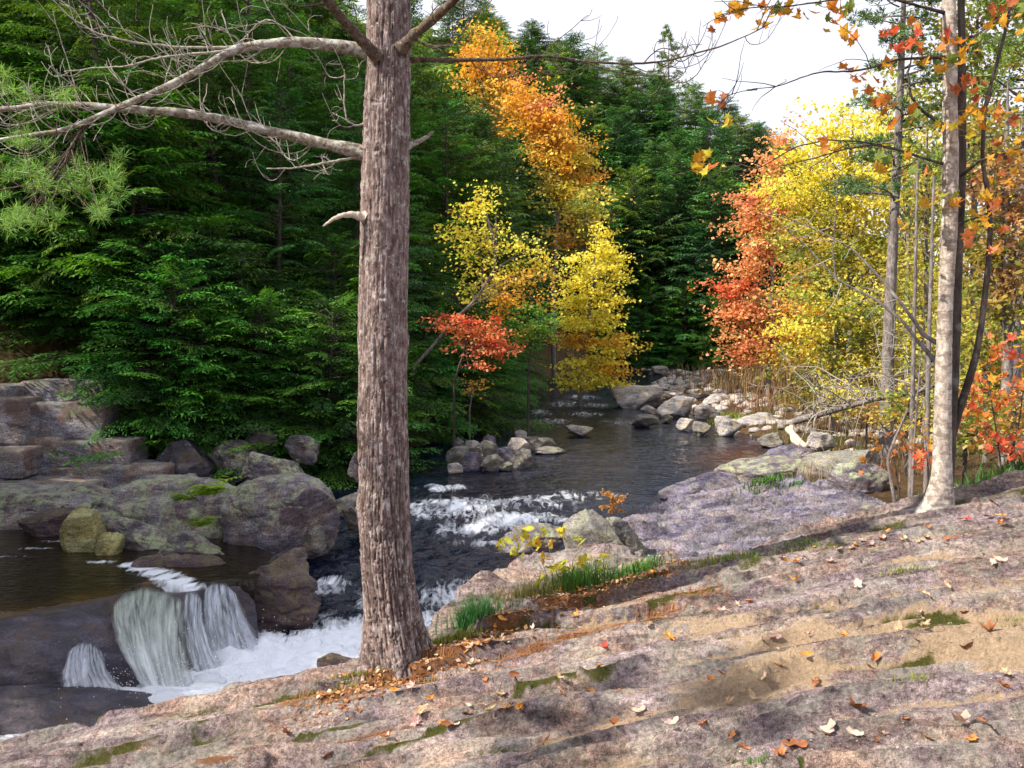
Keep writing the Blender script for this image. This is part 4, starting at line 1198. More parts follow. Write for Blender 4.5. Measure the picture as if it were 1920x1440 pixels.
def broadleaf(name, base, trunk, lobes, pal, label, seed, leaf=0.13, cat='tree', group=None, d=None, flat=0.5, clump=0.34, per=26, tr=0.09, mat='grey_trunk', density=1.0, limb_n=26, thick=0.8, shell=0.35, hang=0.0):
    """trunk: list of pixel points (px,py,d); lobes: (px, py, rx_px, ry_px, n clumps[, palette index]); real crowns, as deep as they are wide"""
    r = np.random.default_rng(seed)
    base = np.asarray(base, float)
    tp = smooth_path([P(*t) for t in trunk], 26, 2)
    tp[0] = base - np.array((0, 0, 0.2))
    mb = MB()
    V, Fq = tube(tp, tr * (1 - np.linspace(0, 1, 26)) ** 0.7 + 0.012, 8)
    mb.add(V, Fq)
    Q, C, cl = [], [], []
    for lb in lobes:
        px, py, rx, ry, n = lb[:5]
        dd = lb[6] if len(lb) > 6 else d
        pl = pal[lb[5]] if len(lb) > 5 and lb[5] is not None else pal[0]
        c = P(px, py, dd)
        s = dd / F
        R3 = np.array((rx * s, max(rx, ry) * s * thick, ry * s))
        n = int(n * density)
        v = r.normal(size=(n, 3))
        v /= np.linalg.norm(v, axis=1)[:, None]
        rad = r.uniform(shell * 0.5, 1, size=n) ** 0.55 * r.choice([1.0, 1.0, 1.0, 1.18], size=n)
        ctr = c + v * rad[:, None] * R3
        for q in ctr:
            k = max(4, int(per * r.uniform(0.5, 2.0)))
            sp = clump * r.uniform(0.6, 1.3)
            ax = (q - c) / (np.linalg.norm(q - c) + 1e-6) + r.normal(size=3) * 0.5
            ax[2] = ax[2] * 0.4 + 0.05
            pts = q + r.normal(size=(k, 3)) * np.array((sp, sp, sp * flat)) * 0.62 + ax * (r.uniform(-1.0, 1.9, (k, 1)) * sp)
            pts[:, 2] -= hang * np.hypot(pts[:, 0] - q[0], pts[:, 1] - q[1])
            Q.append(leaf_quads(pts, leaf, r))
            col = np.array(pl[r.integers(len(pl))])
            cc = col * r.uniform(0.72, 1.2) * (1 + r.normal(size=(k, 1)) * 0.14)
            C.append(np.repeat(cc, 4, axis=0))
            cl.append(q)
    cl = np.array(cl)
    for i in r.choice(len(cl), min(limb_n, len(cl)), replace=False):
        q = cl[i]
        j = int(np.clip(np.argmin(np.linalg.norm(tp - q, axis=1)) - r.integers(2, 7), 3, 24))
        p0 = tp[j]
        mid = (p0 + q) / 2 + np.array((0, 0, 0.12 * np.linalg.norm(q - p0)))
        V, Fq = tube(smooth_path([p0, mid, q], 9, 1), np.linspace(tr * 0.32, 0.008, 9), 4)
        mb.add(V, Fq)
    Q, C = np.concatenate(Q), np.clip(np.concatenate(C), 0.004, 0.95)
    o = thing(name, base, label, cat, group)
    link('trunk', mb.data('trunk', MAT[mat], off=base), o)
    link('crown', mesh('crown', Q - base, np.arange(len(Q)).reshape(-1, 4), MAT['leaf'], cols=C, smooth=False), o)
    return o


YEL = [(0.92, 0.80, 0.10), (0.90, 0.81, 0.14), (0.93, 0.75, 0.09), (0.82, 0.78, 0.11)]
GOLD = [(0.86, 0.48, 0.06), (0.84, 0.42, 0.06), (0.86, 0.56, 0.10), (0.76, 0.44, 0.07)]
ORG = [(0.88, 0.44, 0.20), (0.85, 0.36, 0.17), (0.90, 0.52, 0.23), (0.80, 0.31, 0.16)]
RED = [(0.76, 0.18, 0.08), (0.80, 0.25, 0.11), (0.66, 0.11, 0.06), (0.80, 0.32, 0.12)]
YGR = [(0.42, 0.46, 0.08), (0.56, 0.50, 0.09), (0.28, 0.38, 0.07), (0.64, 0.53, 0.09)]
GRN = [(0.16, 0.36, 0.05), (0.24, 0.42, 0.05), (0.12, 0.28, 0.04)]
OLV = [(0.28, 0.30, 0.06), (0.38, 0.32, 0.07), (0.20, 0.25, 0.05), (0.48, 0.38, 0.08)]
BRN = [(0.48, 0.28, 0.11), (0.56, 0.34, 0.13), (0.40, 0.20, 0.09), (0.60, 0.40, 0.17)]
PAL = [YEL, GOLD, ORG, RED, YGR, GRN, OLV, BRN]


def gp(px, py, d):
    p = P(px, py, d)
    return np.array((p[0], d, float(ground_h(p[0], d))))


# left bank autumn trees
b0 = P(772, 692, 27.5)
broadleaf('maple_tree', b0, [(772, 692, 27.5), (815, 645, 27.5), (850, 600, 27.5), (890, 565, 27.6), (930, 500, 28), (930, 400, 28)],
          [(900, 385, 45, 38, 22), (890, 450, 60, 55, 50), (950, 480, 75, 60, 50, 0), (985, 530, 60, 45, 36, 1), (905, 530, 50, 45, 32), (1020, 500, 40, 25, 14), (960, 565, 45, 22, 20, 1), (860, 430, 25, 45, 12), (925, 590, 30, 15, 9, 1)], PAL,
          'open speckled yellow tree leaning out over the left bank', 301, 0.115, d=28, clump=0.26, per=13, tr=0.05, shell=0.1)
broadleaf('red_maple', gp(850, 720, 27), [(850, 720, 27), (870, 660, 27), (880, 620, 27)], [(855, 605, 45, 20, 22, 3), (900, 625, 40, 30, 28, 3), (930, 650, 35, 22, 22, 3), (880, 655, 30, 16, 10, 2), (905, 685, 12, 10, 4, 3)], PAL,
          'small scarlet maple under the speckled yellow tree', 303, 0.11, d=27, clump=0.22, per=22, tr=0.03, flat=0.35, mat='trunk')
broadleaf('beech_sapling', gp(990, 720, 31), [(990, 720, 31), (995, 660, 31), (1000, 600, 31)], [(1000, 600, 42, 28, 24, 5), (975, 625, 32, 22, 14, 4), (1020, 625, 25, 22, 12, 5)], PAL,
          'fresh green sapling between scarlet maple and tall yellow tree', 305, 0.12, d=31, clump=0.26, per=20, tr=0.03, flat=0.35, mat='trunk')
broadleaf('beech_tree', gp(1090, 720, 44), [(1085, 725, 44), (1100, 640, 44), (1110, 540, 44), (1120, 430, 44)],
          [(1122, 445, 18, 24, 12, 0), (1118, 490, 44, 26, 36, 0), (1130, 515, 46, 22, 34, 0), (1090, 540, 38, 24, 28, 0), (1120, 560, 46, 26, 34, 0), (1090, 595, 50, 18, 30, 0), (1130, 605, 34, 18, 20, 0), (1085, 640, 36, 16, 22, 1), (1130, 650, 52, 18, 30, 0), (1160, 645, 28, 14, 14, 1), (1110, 680, 50, 16, 28, 0), (1145, 690, 32, 14, 16, 1), (1100, 710, 52, 18, 34, 0), (1140, 715, 28, 12, 10, 0), (1075, 590, 25, 60, 20, 0)], PAL,
          'tall bright yellow layered tree overhanging the stream', 307, 0.17, d=44, clump=0.40, per=24, tr=0.10, flat=0.28, thick=0.7)
broadleaf('orange_maple', gp(1040, 560, 62), [(1035, 560, 62), (1045, 420, 62), (1040, 250, 62)],
          [(1000, 215, 42, 46, 40, 1), (1020, 200, 30, 36, 24, 2), (1030, 250, 44, 46, 46, 1), (1055, 290, 44, 46, 50, 1), (1075, 330, 40, 46, 46, 1), (1065, 375, 34, 36, 30, 0), (985, 180, 26, 34, 20, 1), (1040, 320, 44, 56, 34, 6), (1085, 300, 26, 30, 18, 0)], PAL,
          'orange-gold tree running diagonally down the left slope', 309, 0.26, d=62, clump=0.62, per=26, tr=0.16)
broadleaf('orange_maple', gp(915, 420, 66), [(915, 420, 66), (910, 250, 66), (900, 90, 66)],
          [(900, 90, 34, 38, 30, 1), (925, 125, 32, 30, 26, 1), (890, 140, 34, 44, 28, 1), (935, 170, 32, 40, 26, 1), (900, 210, 46, 56, 34, 6), (950, 220, 36, 46, 28, 1), (970, 160, 22, 26, 14, 2), (880, 260, 40, 50, 22, 6)], PAL,
          'golden orange treetop on the skyline right of the pine trunk', 311, 0.28, d=66, clump=0.65, per=24, tr=0.16)
broadleaf('maple_tree', gp(1095, 620, 56), [(1095, 620, 56), (1100, 480, 56), (1095, 380, 56)], [(1105, 385, 28, 36, 22, 4), (1090, 430, 36, 36, 26, 6), (1060, 450, 34, 34, 18, 1), (1110, 430, 24, 30, 14, 0)], PAL,
          'dull olive yellow tree behind the tall bright yellow one', 313, 0.24, d=56, clump=0.5, per=22, tr=0.12)
broadleaf('birch_sapling', gp(430, 720, 24), [(430, 740, 24), (432, 700, 24), (430, 680, 24)], [(432, 682, 22, 10, 8, 0), (420, 690, 10, 8, 3, 0)], PAL, 'tiny yellow sapling among the dark hemlocks at left', 315, 0.10, d=24, clump=0.12, per=14, tr=0.02)
broadleaf('birch_sapling', gp(880, 760, 30), [(880, 770, 30), (885, 740, 30), (882, 715, 30)], [(890, 725, 26, 14, 7, 1), (870, 735, 16, 10, 3, 1)], PAL, 'small dull gold sapling below the scarlet maple', 317, 0.12, d=30, clump=0.16, per=10, tr=0.02)

# right bank grove
broadleaf('orange_maple', gp(1440, 745, 44), [(1440, 740, 44), (1445, 600, 44), (1450, 450, 44), (1470, 280, 44)],
          [(1475, 260, 18, 34, 10, 2), (1450, 320, 34, 36, 26, 2), (1430, 380, 44, 40, 36, 2), (1400, 410, 28, 18, 14, 2), (1425, 450, 44, 44, 40, 2), (1400, 520, 42, 36, 34, 2), (1370, 540, 30, 18, 16, 3), (1425, 575, 60, 34, 44, 2), (1370, 585, 34, 14, 14, 2), (1410, 630, 50, 30, 34, 2), (1400, 670, 40, 20, 18, 2), (1460, 650, 44, 36, 26, 1), (1480, 420, 40, 80, 30, 0)], PAL,
          'coral orange maple at the left end of the right bank grove', 321, 0.19, d=44, clump=0.44, per=26, tr=0.14, thick=0.6)
broadleaf('sugar_maple', gp(1600, 760, 38), [(1590, 760, 38), (1595, 560, 38), (1590, 380, 38), (1600, 200, 38)],
          [(1580, 230, 60, 44, 40, 0), (1540, 290, 70, 50, 44, 0), (1620, 300, 70, 60, 56, 0), (1500, 350, 60, 44, 36, 0), (1570, 370, 80, 50, 60, 0), (1650, 390, 70, 60, 46, 0), (1520, 430, 64, 46, 38, 4), (1600, 460, 80, 50, 56, 4), (1690, 470, 50, 60, 34, 4), (1530, 500, 70, 40, 30, 4)], PAL,
          'broad golden yellow maple filling the middle of the right grove', 323, 0.17, d=38, clump=0.42, per=26, tr=0.15, thick=0.6)
broadleaf('birch_tree', gp(1560, 770, 30), [(1560, 775, 30), (1565, 650, 30), (1575, 520, 30)],
          [(1540, 560, 60, 40, 36, 4), (1600, 570, 60, 50, 40, 4), (1520, 620, 60, 40, 34, 0), (1590, 640, 70, 44, 44, 6), (1650, 660, 60, 50, 34, 4), (1560, 690, 70, 36, 34, 4), (1640, 720, 60, 30, 24, 0), (1490, 680, 50, 30, 20, 6), (1700, 620, 40, 60, 22, 4)], PAL,
          'yellow-green understory tree behind the dead branches', 325, 0.14, d=30, clump=0.36, per=22, tr=0.09, flat=0.35, thick=0.6)
broadleaf('birch_tree', gp(1735, 790, 26), [(1735, 800, 26), (1738, 600, 26), (1735, 400, 26), (1740, 200, 26)],
          [(1720, 330, 44, 50, 26, 4), (1740, 430, 50, 60, 34, 6), (1710, 520, 44, 50, 26, 4), (1740, 610, 44, 50, 26, 0), (1720, 700, 44, 40, 20, 4), (1750, 260, 40, 40, 16, 6)], PAL,
          'slim olive leaved tree right behind the twin trunks', 327, 0.13, d=26, clump=0.32, per=18, tr=0.08, thick=0.7)
broadleaf('oak_tree', gp(1885, 820, 16), [(1885, 830, 16), (1890, 640, 16), (1885, 400, 16), (1890, 150, 16)],
          [(1860, 340, 50, 50, 30, 7), (1910, 420, 60, 60, 40, 7), (1850, 450, 44, 50, 26, 6), (1900, 520, 60, 44, 32, 7), (1850, 560, 44, 40, 22, 6), (1920, 600, 60, 44, 26, 4), (1840, 260, 40, 50, 16, 6)], PAL,
          'tan and rust leaved oak at the right edge behind the twin trunks', 329, 0.12, d=16, clump=0.24, per=16, tr=0.10)
broadleaf('birch_tree', gp(1850, 800, 22), [(1850, 800, 22), (1850, 600, 22), (1845, 450, 22)],
          [(1840, 600, 50, 50, 28, 4), (1880, 660, 60, 50, 34, 6), (1820, 690, 40, 50, 20, 4), (1910, 720, 50, 44, 24, 4), (1860, 520, 50, 50, 24, 6)], PAL,
          'low olive green tree at right behind the rust oak', 331, 0.13, d=22, clump=0.32, per=20, tr=0.07)

for k, (px, py, d, c_, lb) in enumerate(((1505, 745, 31, 6, 'low olive bush behind the driftwood on the right bank'), (1560, 740, 27, 0, 'low yellow bush under the dead branches'), (1625, 770, 24, 7, 'tan leafed bush left of the white pine foot'), (1700, 760, 20, 4, 'yellow-green bush right of the white pine foot'), (1810, 800, 14, 6, 'olive bush behind the twin trunks'), (1900, 790, 13, 7, 'russet bush at the right edge behind the red sapling'))):
    s_ = 26 / d
    broadleaf('bush', gp(px, py + 20, d), [(px, py + 30, d), (px + 3, py, d), (px, py - 30 * s_, d)], [(px, py - 10, 38 * s_, 26 * s_, 16, c_), (px - 26 * s_, py + 8, 26 * s_, 20 * s_, 9, 6), (px + 28 * s_, py + 2, 28 * s_, 22 * s_, 10, c_)], PAL, lb, 800 + k, 0.10, 'bush', d=d, clump=0.22, per=18, tr=0.02, limb_n=10, mat='trunk')
broadleaf('birch_tree', gp(1830, 800, 24), [(1830, 800, 24), (1825, 500, 24), (1830, 150, 24), (1835, -60, 24)],
          [(1830, 20, 70, 60, 34, 4), (1890, 90, 70, 60, 34, 6), (1800, 130, 60, 60, 26, 4), (1870, 200, 70, 60, 30, 4), (1760, 60, 50, 50, 18, 6), (1910, 290, 60, 60, 26, 6), (1820, 300, 60, 50, 24, 4), (1740, 200, 44, 50, 16, 4), (1900, -10, 60, 40, 20, 5)], PAL,
          'tall yellow-green tree filling the upper right corner behind the twin trunks', 335, 0.14, d=24, clump=0.36, per=22, tr=0.10, thick=0.6)
broadleaf('birch_tree', gp(1700, 790, 34), [(1700, 790, 34), (1702, 500, 34), (1705, 150, 34)],
          [(1700, 170, 60, 50, 24, 4), (1680, 240, 60, 60, 30, 0), (1730, 300, 60, 60, 30, 4), (1690, 340, 60, 60, 30, 0), (1760, 380, 50, 60, 26, 4), (1650, 300, 50, 50, 20, 0)], PAL,
          'yellow tree between the white pine and the twin trunks, set back', 337, 0.16, d=34, clump=0.40, per=22, tr=0.10, thick=0.6)
wp = pine_data(15, 5, None, 0.17, lmax=2.6, n_br=46, tuft=38, z0=0.46, dark=(0.03, 0.075, 0.03), light=(0.14, 0.23, 0.08))
plant('white_pine', wp, P(1668, 800, 23)[0], 23, 'straight grey-trunked white pine with feathery plates, left of the twin trunks', 'tree', None, 1.0, 0.6)
wp2 = pine_data(13, 6, None, 0.17, lmax=3.2, n_br=46, tuft=44, z0=0.42, dark=(0.05, 0.10, 0.02), light=(0.24, 0.33, 0.07))
plant('white_pine', wp2, P(1905, 800, 19)[0], 19, 'sunny yellow-green white pine at the upper right edge', 'tree', None, 1.0, 2.0)
wpf = pine_data(24, 8, None, 0.5, lmax=4.6, n_br=40, tuft=16, z0=0.40, dark=(0.05, 0.10, 0.03), light=(0.22, 0.30, 0.08), r0=0.25)
pf = P(1255, 60, 118)
plant('white_pine', wpf, pf[0], 118, 'lone tall pine standing above the far ridge against the sky', 'tree', None, 1.0, 1.0, z=pf[2] - 23)

# the grove goes on behind: copies of these kinds, further back
backs = [(1500, 52, 'sugar_maple', 'gold'), (1560, 58, 'birch_tree', 'olive'), (1640, 50, 'sugar_maple', 'yellow'), (1700, 44, 'birch_tree', 'olive'), (1760, 48, 'sugar_maple', 'yellow'), (1800, 36, 'birch_tree', 'olive'), (1840, 42, 'oak_tree', 'rust'), (1890, 36, 'birch_tree', 'green'), (1940, 40, 'sugar_maple', 'yellow'), (1980, 30, 'oak_tree', 'rust'), (1785, 30, 'birch_tree', 'green'), (1930, 26, 'birch_tree', 'olive')]
pi_ = {'gold': 1, 'yellow': 0, 'olive': 6, 'rust': 7, 'green': 4}
for k, (px, d, nm, cn) in enumerate(backs):
    b = gp(px, 760, d)
    top = P(px, 330 - 40 * (k % 3) + (120 if px < 1600 else 0), d)[2]
    zs = np.linspace(b[2] + 1.2, top, 7)
    lob = []
    for z in zs:
        q = pix((b[0], d, z))
        w = 75 * 40 / d * (1.0 - 0.35 * abs((z - b[2]) / (top - b[2]) - 0.5))
        lob.append((q[0] + rng.normal() * 18, q[1], w, w * 0.7, 18, pi_[cn] if rng.random() < 0.75 else 6))
    tpx = pix((b[0], d, top))
    broadleaf(nm, b, [(px, pix(b)[1], d), (px + rng.normal() * 6, (pix(b)[1] + tpx[1]) / 2, d), tpx + (d,)], lob, PAL,
              f'{cn} leaved tree deep in the right grove, {ORD[k]} of the back row from left', 340 + k, 0.0045 * d, d=d, clump=0.011 * d, per=22, tr=0.10, limb_n=16, group='back row of the right grove')
# ------------------------------------------------------------------ the big pine in front
PD = 6.0
outline = [(-120, 690, 772), (0, 686, 771), (100, 687, 771), (200, 681, 770), (270, 679, 771), (300, 678, 768), (400, 674, 768), (500, 673, 766), (560, 671, 766), (640, 669, 767), (700, 671, 765), (800, 667, 768), (850, 669, 769), (900, 670, 769), (950, 668, 771), (1000, 671, 772), (1060, 674, 777),
           (1100, 678, 782), (1150, 682, 789), (1190, 684, 797), (1220, 684, 806), (1250, 682, 820), (1290, 676, 836), (1330, 672, 850)]
oc = np.array([P((a + b) / 2, y, PD) for y, a, b in outline])
orad = np.array([(b - a) / 2 * PD / F * 0.955 for y, a, b in outline])
top_ext = oc[0] + (oc[0] - oc[3]) * 5.5
NT, KT = 760, 170
zz = np.concatenate([[top_ext[2]], oc[:, 2]])[::-1]
cx = np.concatenate([[top_ext[0]], oc[:, 0]])[::-1]
rr_ = np.concatenate([[0.075], orad])[::-1]
zi = np.concatenate([np.linspace(zz[0], oc[0, 2], NT - 60), np.linspace(oc[0, 2], top_ext[2], 61)[1:]])
ci, ri = np.interp(zi, zz, cx), np.interp(zi, zz, rr_)
for _ in range(12):
    ci[1:-1] = (ci[:-2] + 2 * ci[1:-1] + ci[2:]) / 4
    ri[1:-1] = (ri[:-2] + 2 * ri[1:-1] + ri[2:]) / 4
th = np.linspace(0, 2 * np.pi, KT, endpoint=False)
TH, ZI = np.meshgrid(th, zi, indexing='xy')
R0 = np.repeat(ri[:, None], KT, 1)
u_, v_ = np.cos(TH) * 5.2, np.sin(TH) * 5.2
plates = fbm(u_, v_, ZI * 1.7, 4)
rid = 1 - np.minimum(np.abs(fbm(u_ * 1.5, v_ * 1.5, ZI * 1.4 + 40, 4)) * 3.2, np.abs(fbm(u_ * 1.2, v_ * 1.2, ZI * 7.0 + 20, 3)) * 6.0)
fine = fbm(u_ * 4, v_ * 4, ZI * 7, 3)
flare = sstep(2.6, 1.5, ZI)
root = flare ** 2 * 0.22 * np.clip(np.sin(TH * 4 + 0.6) + 0.3, -0.3, 1.3)
disp = 0.012 * plates - 0.019 * np.clip(rid, 0, 1) ** 2 * (0.55 + 0.45 * sstep(4.0, 2.0, ZI)) + 0.0035 * fine
for px, py, sz, amp_ in ((715, 412, 0.05, 0.02), (722, 560, 0.05, 0.018), (682, 860, 0.035, 0.016), (712, 290, 0.05, 0.015), (668, 950, 0.04, 0.02), (765, 640, 0.05, 0.014)):
    k = P(px, py, PD)
    tk = math.acos(np.clip((k[0] - np.interp(k[2], zi, ci)) / np.interp(k[2], zi, ri), -1, 1))
    dth = np.angle(np.exp(1j * (TH + tk)))
    e = np.exp(-((dth * R0) ** 2 + ((ZI - k[2]) * 0.8) ** 2) / sz ** 2)
    disp = disp + amp_ * e - 0.03 * np.exp(-((dth * R0) ** 2 + (ZI - k[2]) ** 2) / (sz * 0.3) ** 2)
RR = R0 * (1 + root) + disp
TV = np.stack([ci[:, None] + RR * np.cos(TH), PD + RR * np.sin(TH), ZI], 2)
pb = np.array((P(745, 1262, PD)[0], PD, float(slab_z(P(745, 1262, PD)[0], PD))))
jj = np.arange(KT)
ii = (np.arange(NT - 1) * KT)[:, None]
TF = np.stack([ii + jj, ii + (jj + 1) % KT, ii + KT + (jj + 1) % KT, ii + KT + jj], 2).reshape(-1, 4)
pine = thing('pine_tree', pb, 'large straight pine trunk with scaly bark in front of the stream', 'tree')
link('trunk', mesh('trunk', TV.reshape(-1, 3) - pb, TF, MAT['pine_bark'], attrs={'fissure': (sstep(0.45, 0.95, rid) * (0.5 + 0.5 * sstep(4.5, 2.5, ZI))).ravel()}), pine)


def limb(path, r0, r1, mat, n=60, k=9, knots=0.12, seed=0):
    p = smooth_path([P(*q) for q in path], n, 3)
    p[1:] += 0.006 * np.stack([fbm(np.linspace(0, 9, n - 1), seed + 0.0 * np.arange(n - 1), 1.0 * a, 3) for a in (1, 2, 3)], 1)
    t = np.linspace(0, 1, n)
    r = (r0 + (r1 - r0) * t ** 0.8) * (1 + knots * 2 * fbm(t * 14, seed + 0 * t, 0.0, 3))
    r = r * (1 + 0.5 * np.exp(-t * 18))
    V, Fq = tube(p, r, k)
    V = V + 0.004 * np.stack([fbm(V[:, 0] * 22, V[:, 1] * 22, V[:, 2] * 22 + s, 2) for s in (0, 9, 17)], 1)
    return p, V, Fq


def crook(p0, d0, L, r, curl, seed, n=14):
    """a bare twig that leaves along d0 and curls towards curl"""
    q = np.random.default_rng(seed)
    p, d, out = np.array(p0, float), np.array(d0, float), []
    d /= np.linalg.norm(d)
    for i in range(n):
        out.append(p.copy())
        t = i / n
        d = d + (np.asarray(curl) * (0.05 + 0.34 * t) + q.normal(size=3) * 0.10)
        d /= np.linalg.norm(d)
        p = p + d * L / n
    return np.array(out)


LIMBS = [('upper left limb bent like an elbow', [(700, 97, 6.0), (640, 88, 5.95), (560, 78, 5.9), (480, 84, 5.85), (430, 95, 5.8), (385, 125, 5.78), (320, 160, 5.75), (250, 190, 5.7), (215, 205, 5.7), (120, 245, 5.65), (0, 262, 5.6), (-60, 270, 5.6)], 0.043, 0.010, 'limb_bark', 34, 'l'),
         ('long lichened lower left limb', [(690, 290, 6.0), (640, 276, 5.97), (560, 258, 5.95), (500, 245, 5.9), (420, 224, 5.88), (340, 211, 5.85), (260, 206, 5.8), (180, 199, 5.78), (90, 195, 5.75), (0, 206, 5.7), (-80, 212, 5.7)], 0.043, 0.016, 'limb_bark', 34, 'l'),
         ('dark limb rising to the upper left', [(706, 106, 5.85), (680, 78, 5.75), (650, 45, 5.65), (612, 0, 5.5), (575, -50, 5.4)], 0.040, 0.026, 'dark_limb', 5, 'l'),
         ('dark limb rising to the upper right', [(752, 92, 5.88), (780, 62, 5.8), (815, 34, 5.7), (850, 2, 5.6), (890, -50, 5.5)], 0.038, 0.024, 'dark_limb', 7, 'r'),
         ('thin dark limb reaching far right across the sky', [(760, 112, 6.0), (830, 112, 6.0), (900, 113, 6.02), (960, 110, 6.04), (1020, 104, 6.06), (1090, 114, 6.1), (1160, 120, 6.1), (1230, 118, 6.12), (1290, 104, 6.15), (1350, 88, 6.2), (1410, 62, 6.2), (1450, 40, 6.2)], 0.017, 0.0035, 'dark_limb', 18, 'r'),
         ('snapped stub on the right side', [(760, 276, 6.0), (785, 265, 5.98), (803, 256, 5.97), (812, 246, 5.97)], 0.026, 0.010, 'limb_bark', 0, 'r'),
         ('pale broken stub on the left side', [(684, 408, 5.9), (660, 402, 5.85), (640, 404, 5.83), (622, 412, 5.82), (606, 424, 5.82)], 0.034, 0.006, 'drift', 0, 'l'),
         ('thin twiggy branch below the long limb', [(682, 292, 6.0), (640, 300, 5.95), (590, 309, 5.92), (540, 316, 5.9), (500, 316, 5.88)], 0.011, 0.004, 'twig', 6, 'l'),
         ('branchlet sweeping above the elbow limb', [(480, 86, 5.85), (400, 90, 5.82), (330, 88, 5.8), (250, 80, 5.75), (180, 62, 5.7), (130, 32, 5.68), (100, 0, 5.65)], 0.012, 0.004, 'twig', 9, 'l'),
         ('branchlet hanging under the elbow limb', [(440, 95, 5.8), (370, 100, 5.75), (300, 108, 5.72), (240, 124, 5.7), (180, 128, 5.7), (120, 134, 5.68)], 0.010, 0.004, 'twig', 10, 'l'),
         ('dark branchlet carrying the needle tufts', [(200, 210, 5.75), (165, 228, 5.7), (140, 256, 5.68), (128, 300, 5.65), (95, 350, 5.63), (65, 395, 5.62)], 0.013, 0.006, 'dark_limb', 4, 'l'),
         ('thin forked tip of the far right limb', [(1090, 114, 6.1), (1140, 132, 6.1), (1200, 142, 6.1), (1260, 142, 6.1)], 0.007, 0.003, 'dark_limb', 3, 'r'),
         ('short dead twigs left of the trunk', [(684, 232, 6.0), (668, 236, 5.95), (650, 226, 5.92), (645, 190, 5.9), (646, 130, 5.9)], 0.008, 0.003, 'twig', 6, 'l')]
tw_seed = 500
limb_paths = {}
for li_, (lb, path, r0, r1, mt, ntw, side) in enumerate(LIMBS):
    p, V, Fq = limb(path, r0, r1, MAT[mt], seed=li_ * 3 + 1)
    lo = link('limb', mesh('limb', V - pb, Fq, MAT[mt]), pine)
    lo['label'] = lb
    limb_paths[li_] = p
    for k in range(ntw):
        tw_seed += 1
        r = np.random.default_rng(tw_seed)
        t = r.uniform(0.12, 0.98)
        j = int(t * 59)
        tg = p[min(j + 1, 59)] - p[max(j - 1, 0)]
        tg /= np.linalg.norm(tg)
        dn = r.random() < (0.72 if li_ == 1 else 0.6)
        perp = np.array((r.normal() * 0.25, r.normal() * 0.45, -1.0 if dn else 1.0))
        L = r.uniform(0.25, 0.80) * (0.6 if mt == 'twig' else 1.0)
        curl = np.array(((-0.6 if side == 'l' else 0.6) * r.uniform(0.2, 1.4), r.normal() * 0.3, 1.9 if dn else r.normal() * 0.8)) * r.uniform(0.6, 1.3)
        q = crook(p[j], tg * 0.8 + perp * 0.9, L, 0.006, curl, tw_seed)
        mb = MB()
        rad = r.uniform(0.0028, 0.0052) * (0.8 if mt == 'twig' else 1)
        V, Fq = tube(q, np.linspace(rad, 0.0022, len(q)), 5)
        mb.add(V, Fq)
        for f in range(r.integers(1, 5)):
            j2 = r.integers(3, len(q) - 2)
            d2 = (q[j2 + 1] - q[j2]) + r.normal(size=3) * 0.02
            q2 = crook(q[j2], d2, L * r.uniform(0.2, 0.5), 0.003, np.array((r.normal() * 0.8, r.normal() * 0.5, r.normal() * 0.9 + 0.3)), tw_seed * 7 + f, 8)
            V, Fq = tube(q2, np.linspace(rad * 0.6, 0.0016, len(q2)), 4)
            mb.add(V, Fq)
        link('twig', mb.data('twig', MAT['twig' if mt != 'dark_limb' else 'dark_limb'], off=pb), lo)


# living needle tufts at the end of the left limbs
def tuft_data(seed, n=46, L=0.10):
    r = np.random.default_rng(seed)
    d = r.normal(size=(n, 3)) * np.array((0.75, 0.75, 0.75)) + np.array((0, 0, 0.75))
    d /= np.linalg.norm(d, axis=1)[:, None]
    ln = L * r.uniform(0.7, 1.15, size=n)[:, None]
    w = np.cross(d, r.normal(size=(n, 3)))
    w /= np.linalg.norm(w, axis=1)[:, None]
    p = r.normal(size=(n, 3)) * 0.012
    p[:, 2] = r.uniform(-0.03, 0.02, size=n)
    e = p + d * ln + np.array((0, 0, -0.012))
    m = p + d * ln * 0.5
    Q = np.stack([p, m + w * 0.0017, e, m - w * 0.0017], 1).reshape(-1, 3)
    c = np.array((0.20, 0.40, 0.09)) * r.uniform(0.3, 1.5, size=(n, 1)) * np.array((1, 1, 1)) + np.array((0.12, 0.05, 0.0)) * (r.random((n, 1)) < 0.15)
    return mesh('needle_tuft', Q, np.arange(4 * n).reshape(-1, 4), MAT['pine_needle'], cols=np.repeat(c, 4, axis=0), smooth=False)


TUFT = [tuft_data(i, 42, 0.09) for i in range(5)]
rt = np.random.default_rng(77)
bough = link('bough', limb([(140, 258, 5.68), (110, 300, 5.6), (60, 330, 5.6), (0, 345, 5.6)], 0.008, 0.004, None)[1] is not None and mesh('bough', limb([(140, 258, 5.68), (120, 310, 5.6), (60, 345, 5.6), (-20, 360, 5.6)], 0.008, 0.004, None)[1] - pb, limb([(140, 258, 5.68), (120, 310, 5.6), (60, 345, 5.6), (-20, 360, 5.6)], 0.008, 0.004, None)[2], MAT['dark_limb']), pine)
bough['label'] = 'sunlit green needle bough at the left edge'
zones = [(130, 350, 95, 60, 26), (40, 330, 60, 70, 18), (215, 335, 26, 50, 10), (60, 415, 65, 26, 15), (60, 260, 60, 20, 10), (5, 155, 18, 22, 5), (60, 180, 80, 12, 8), (200, 400, 30, 18, 5)]
mb = MB()
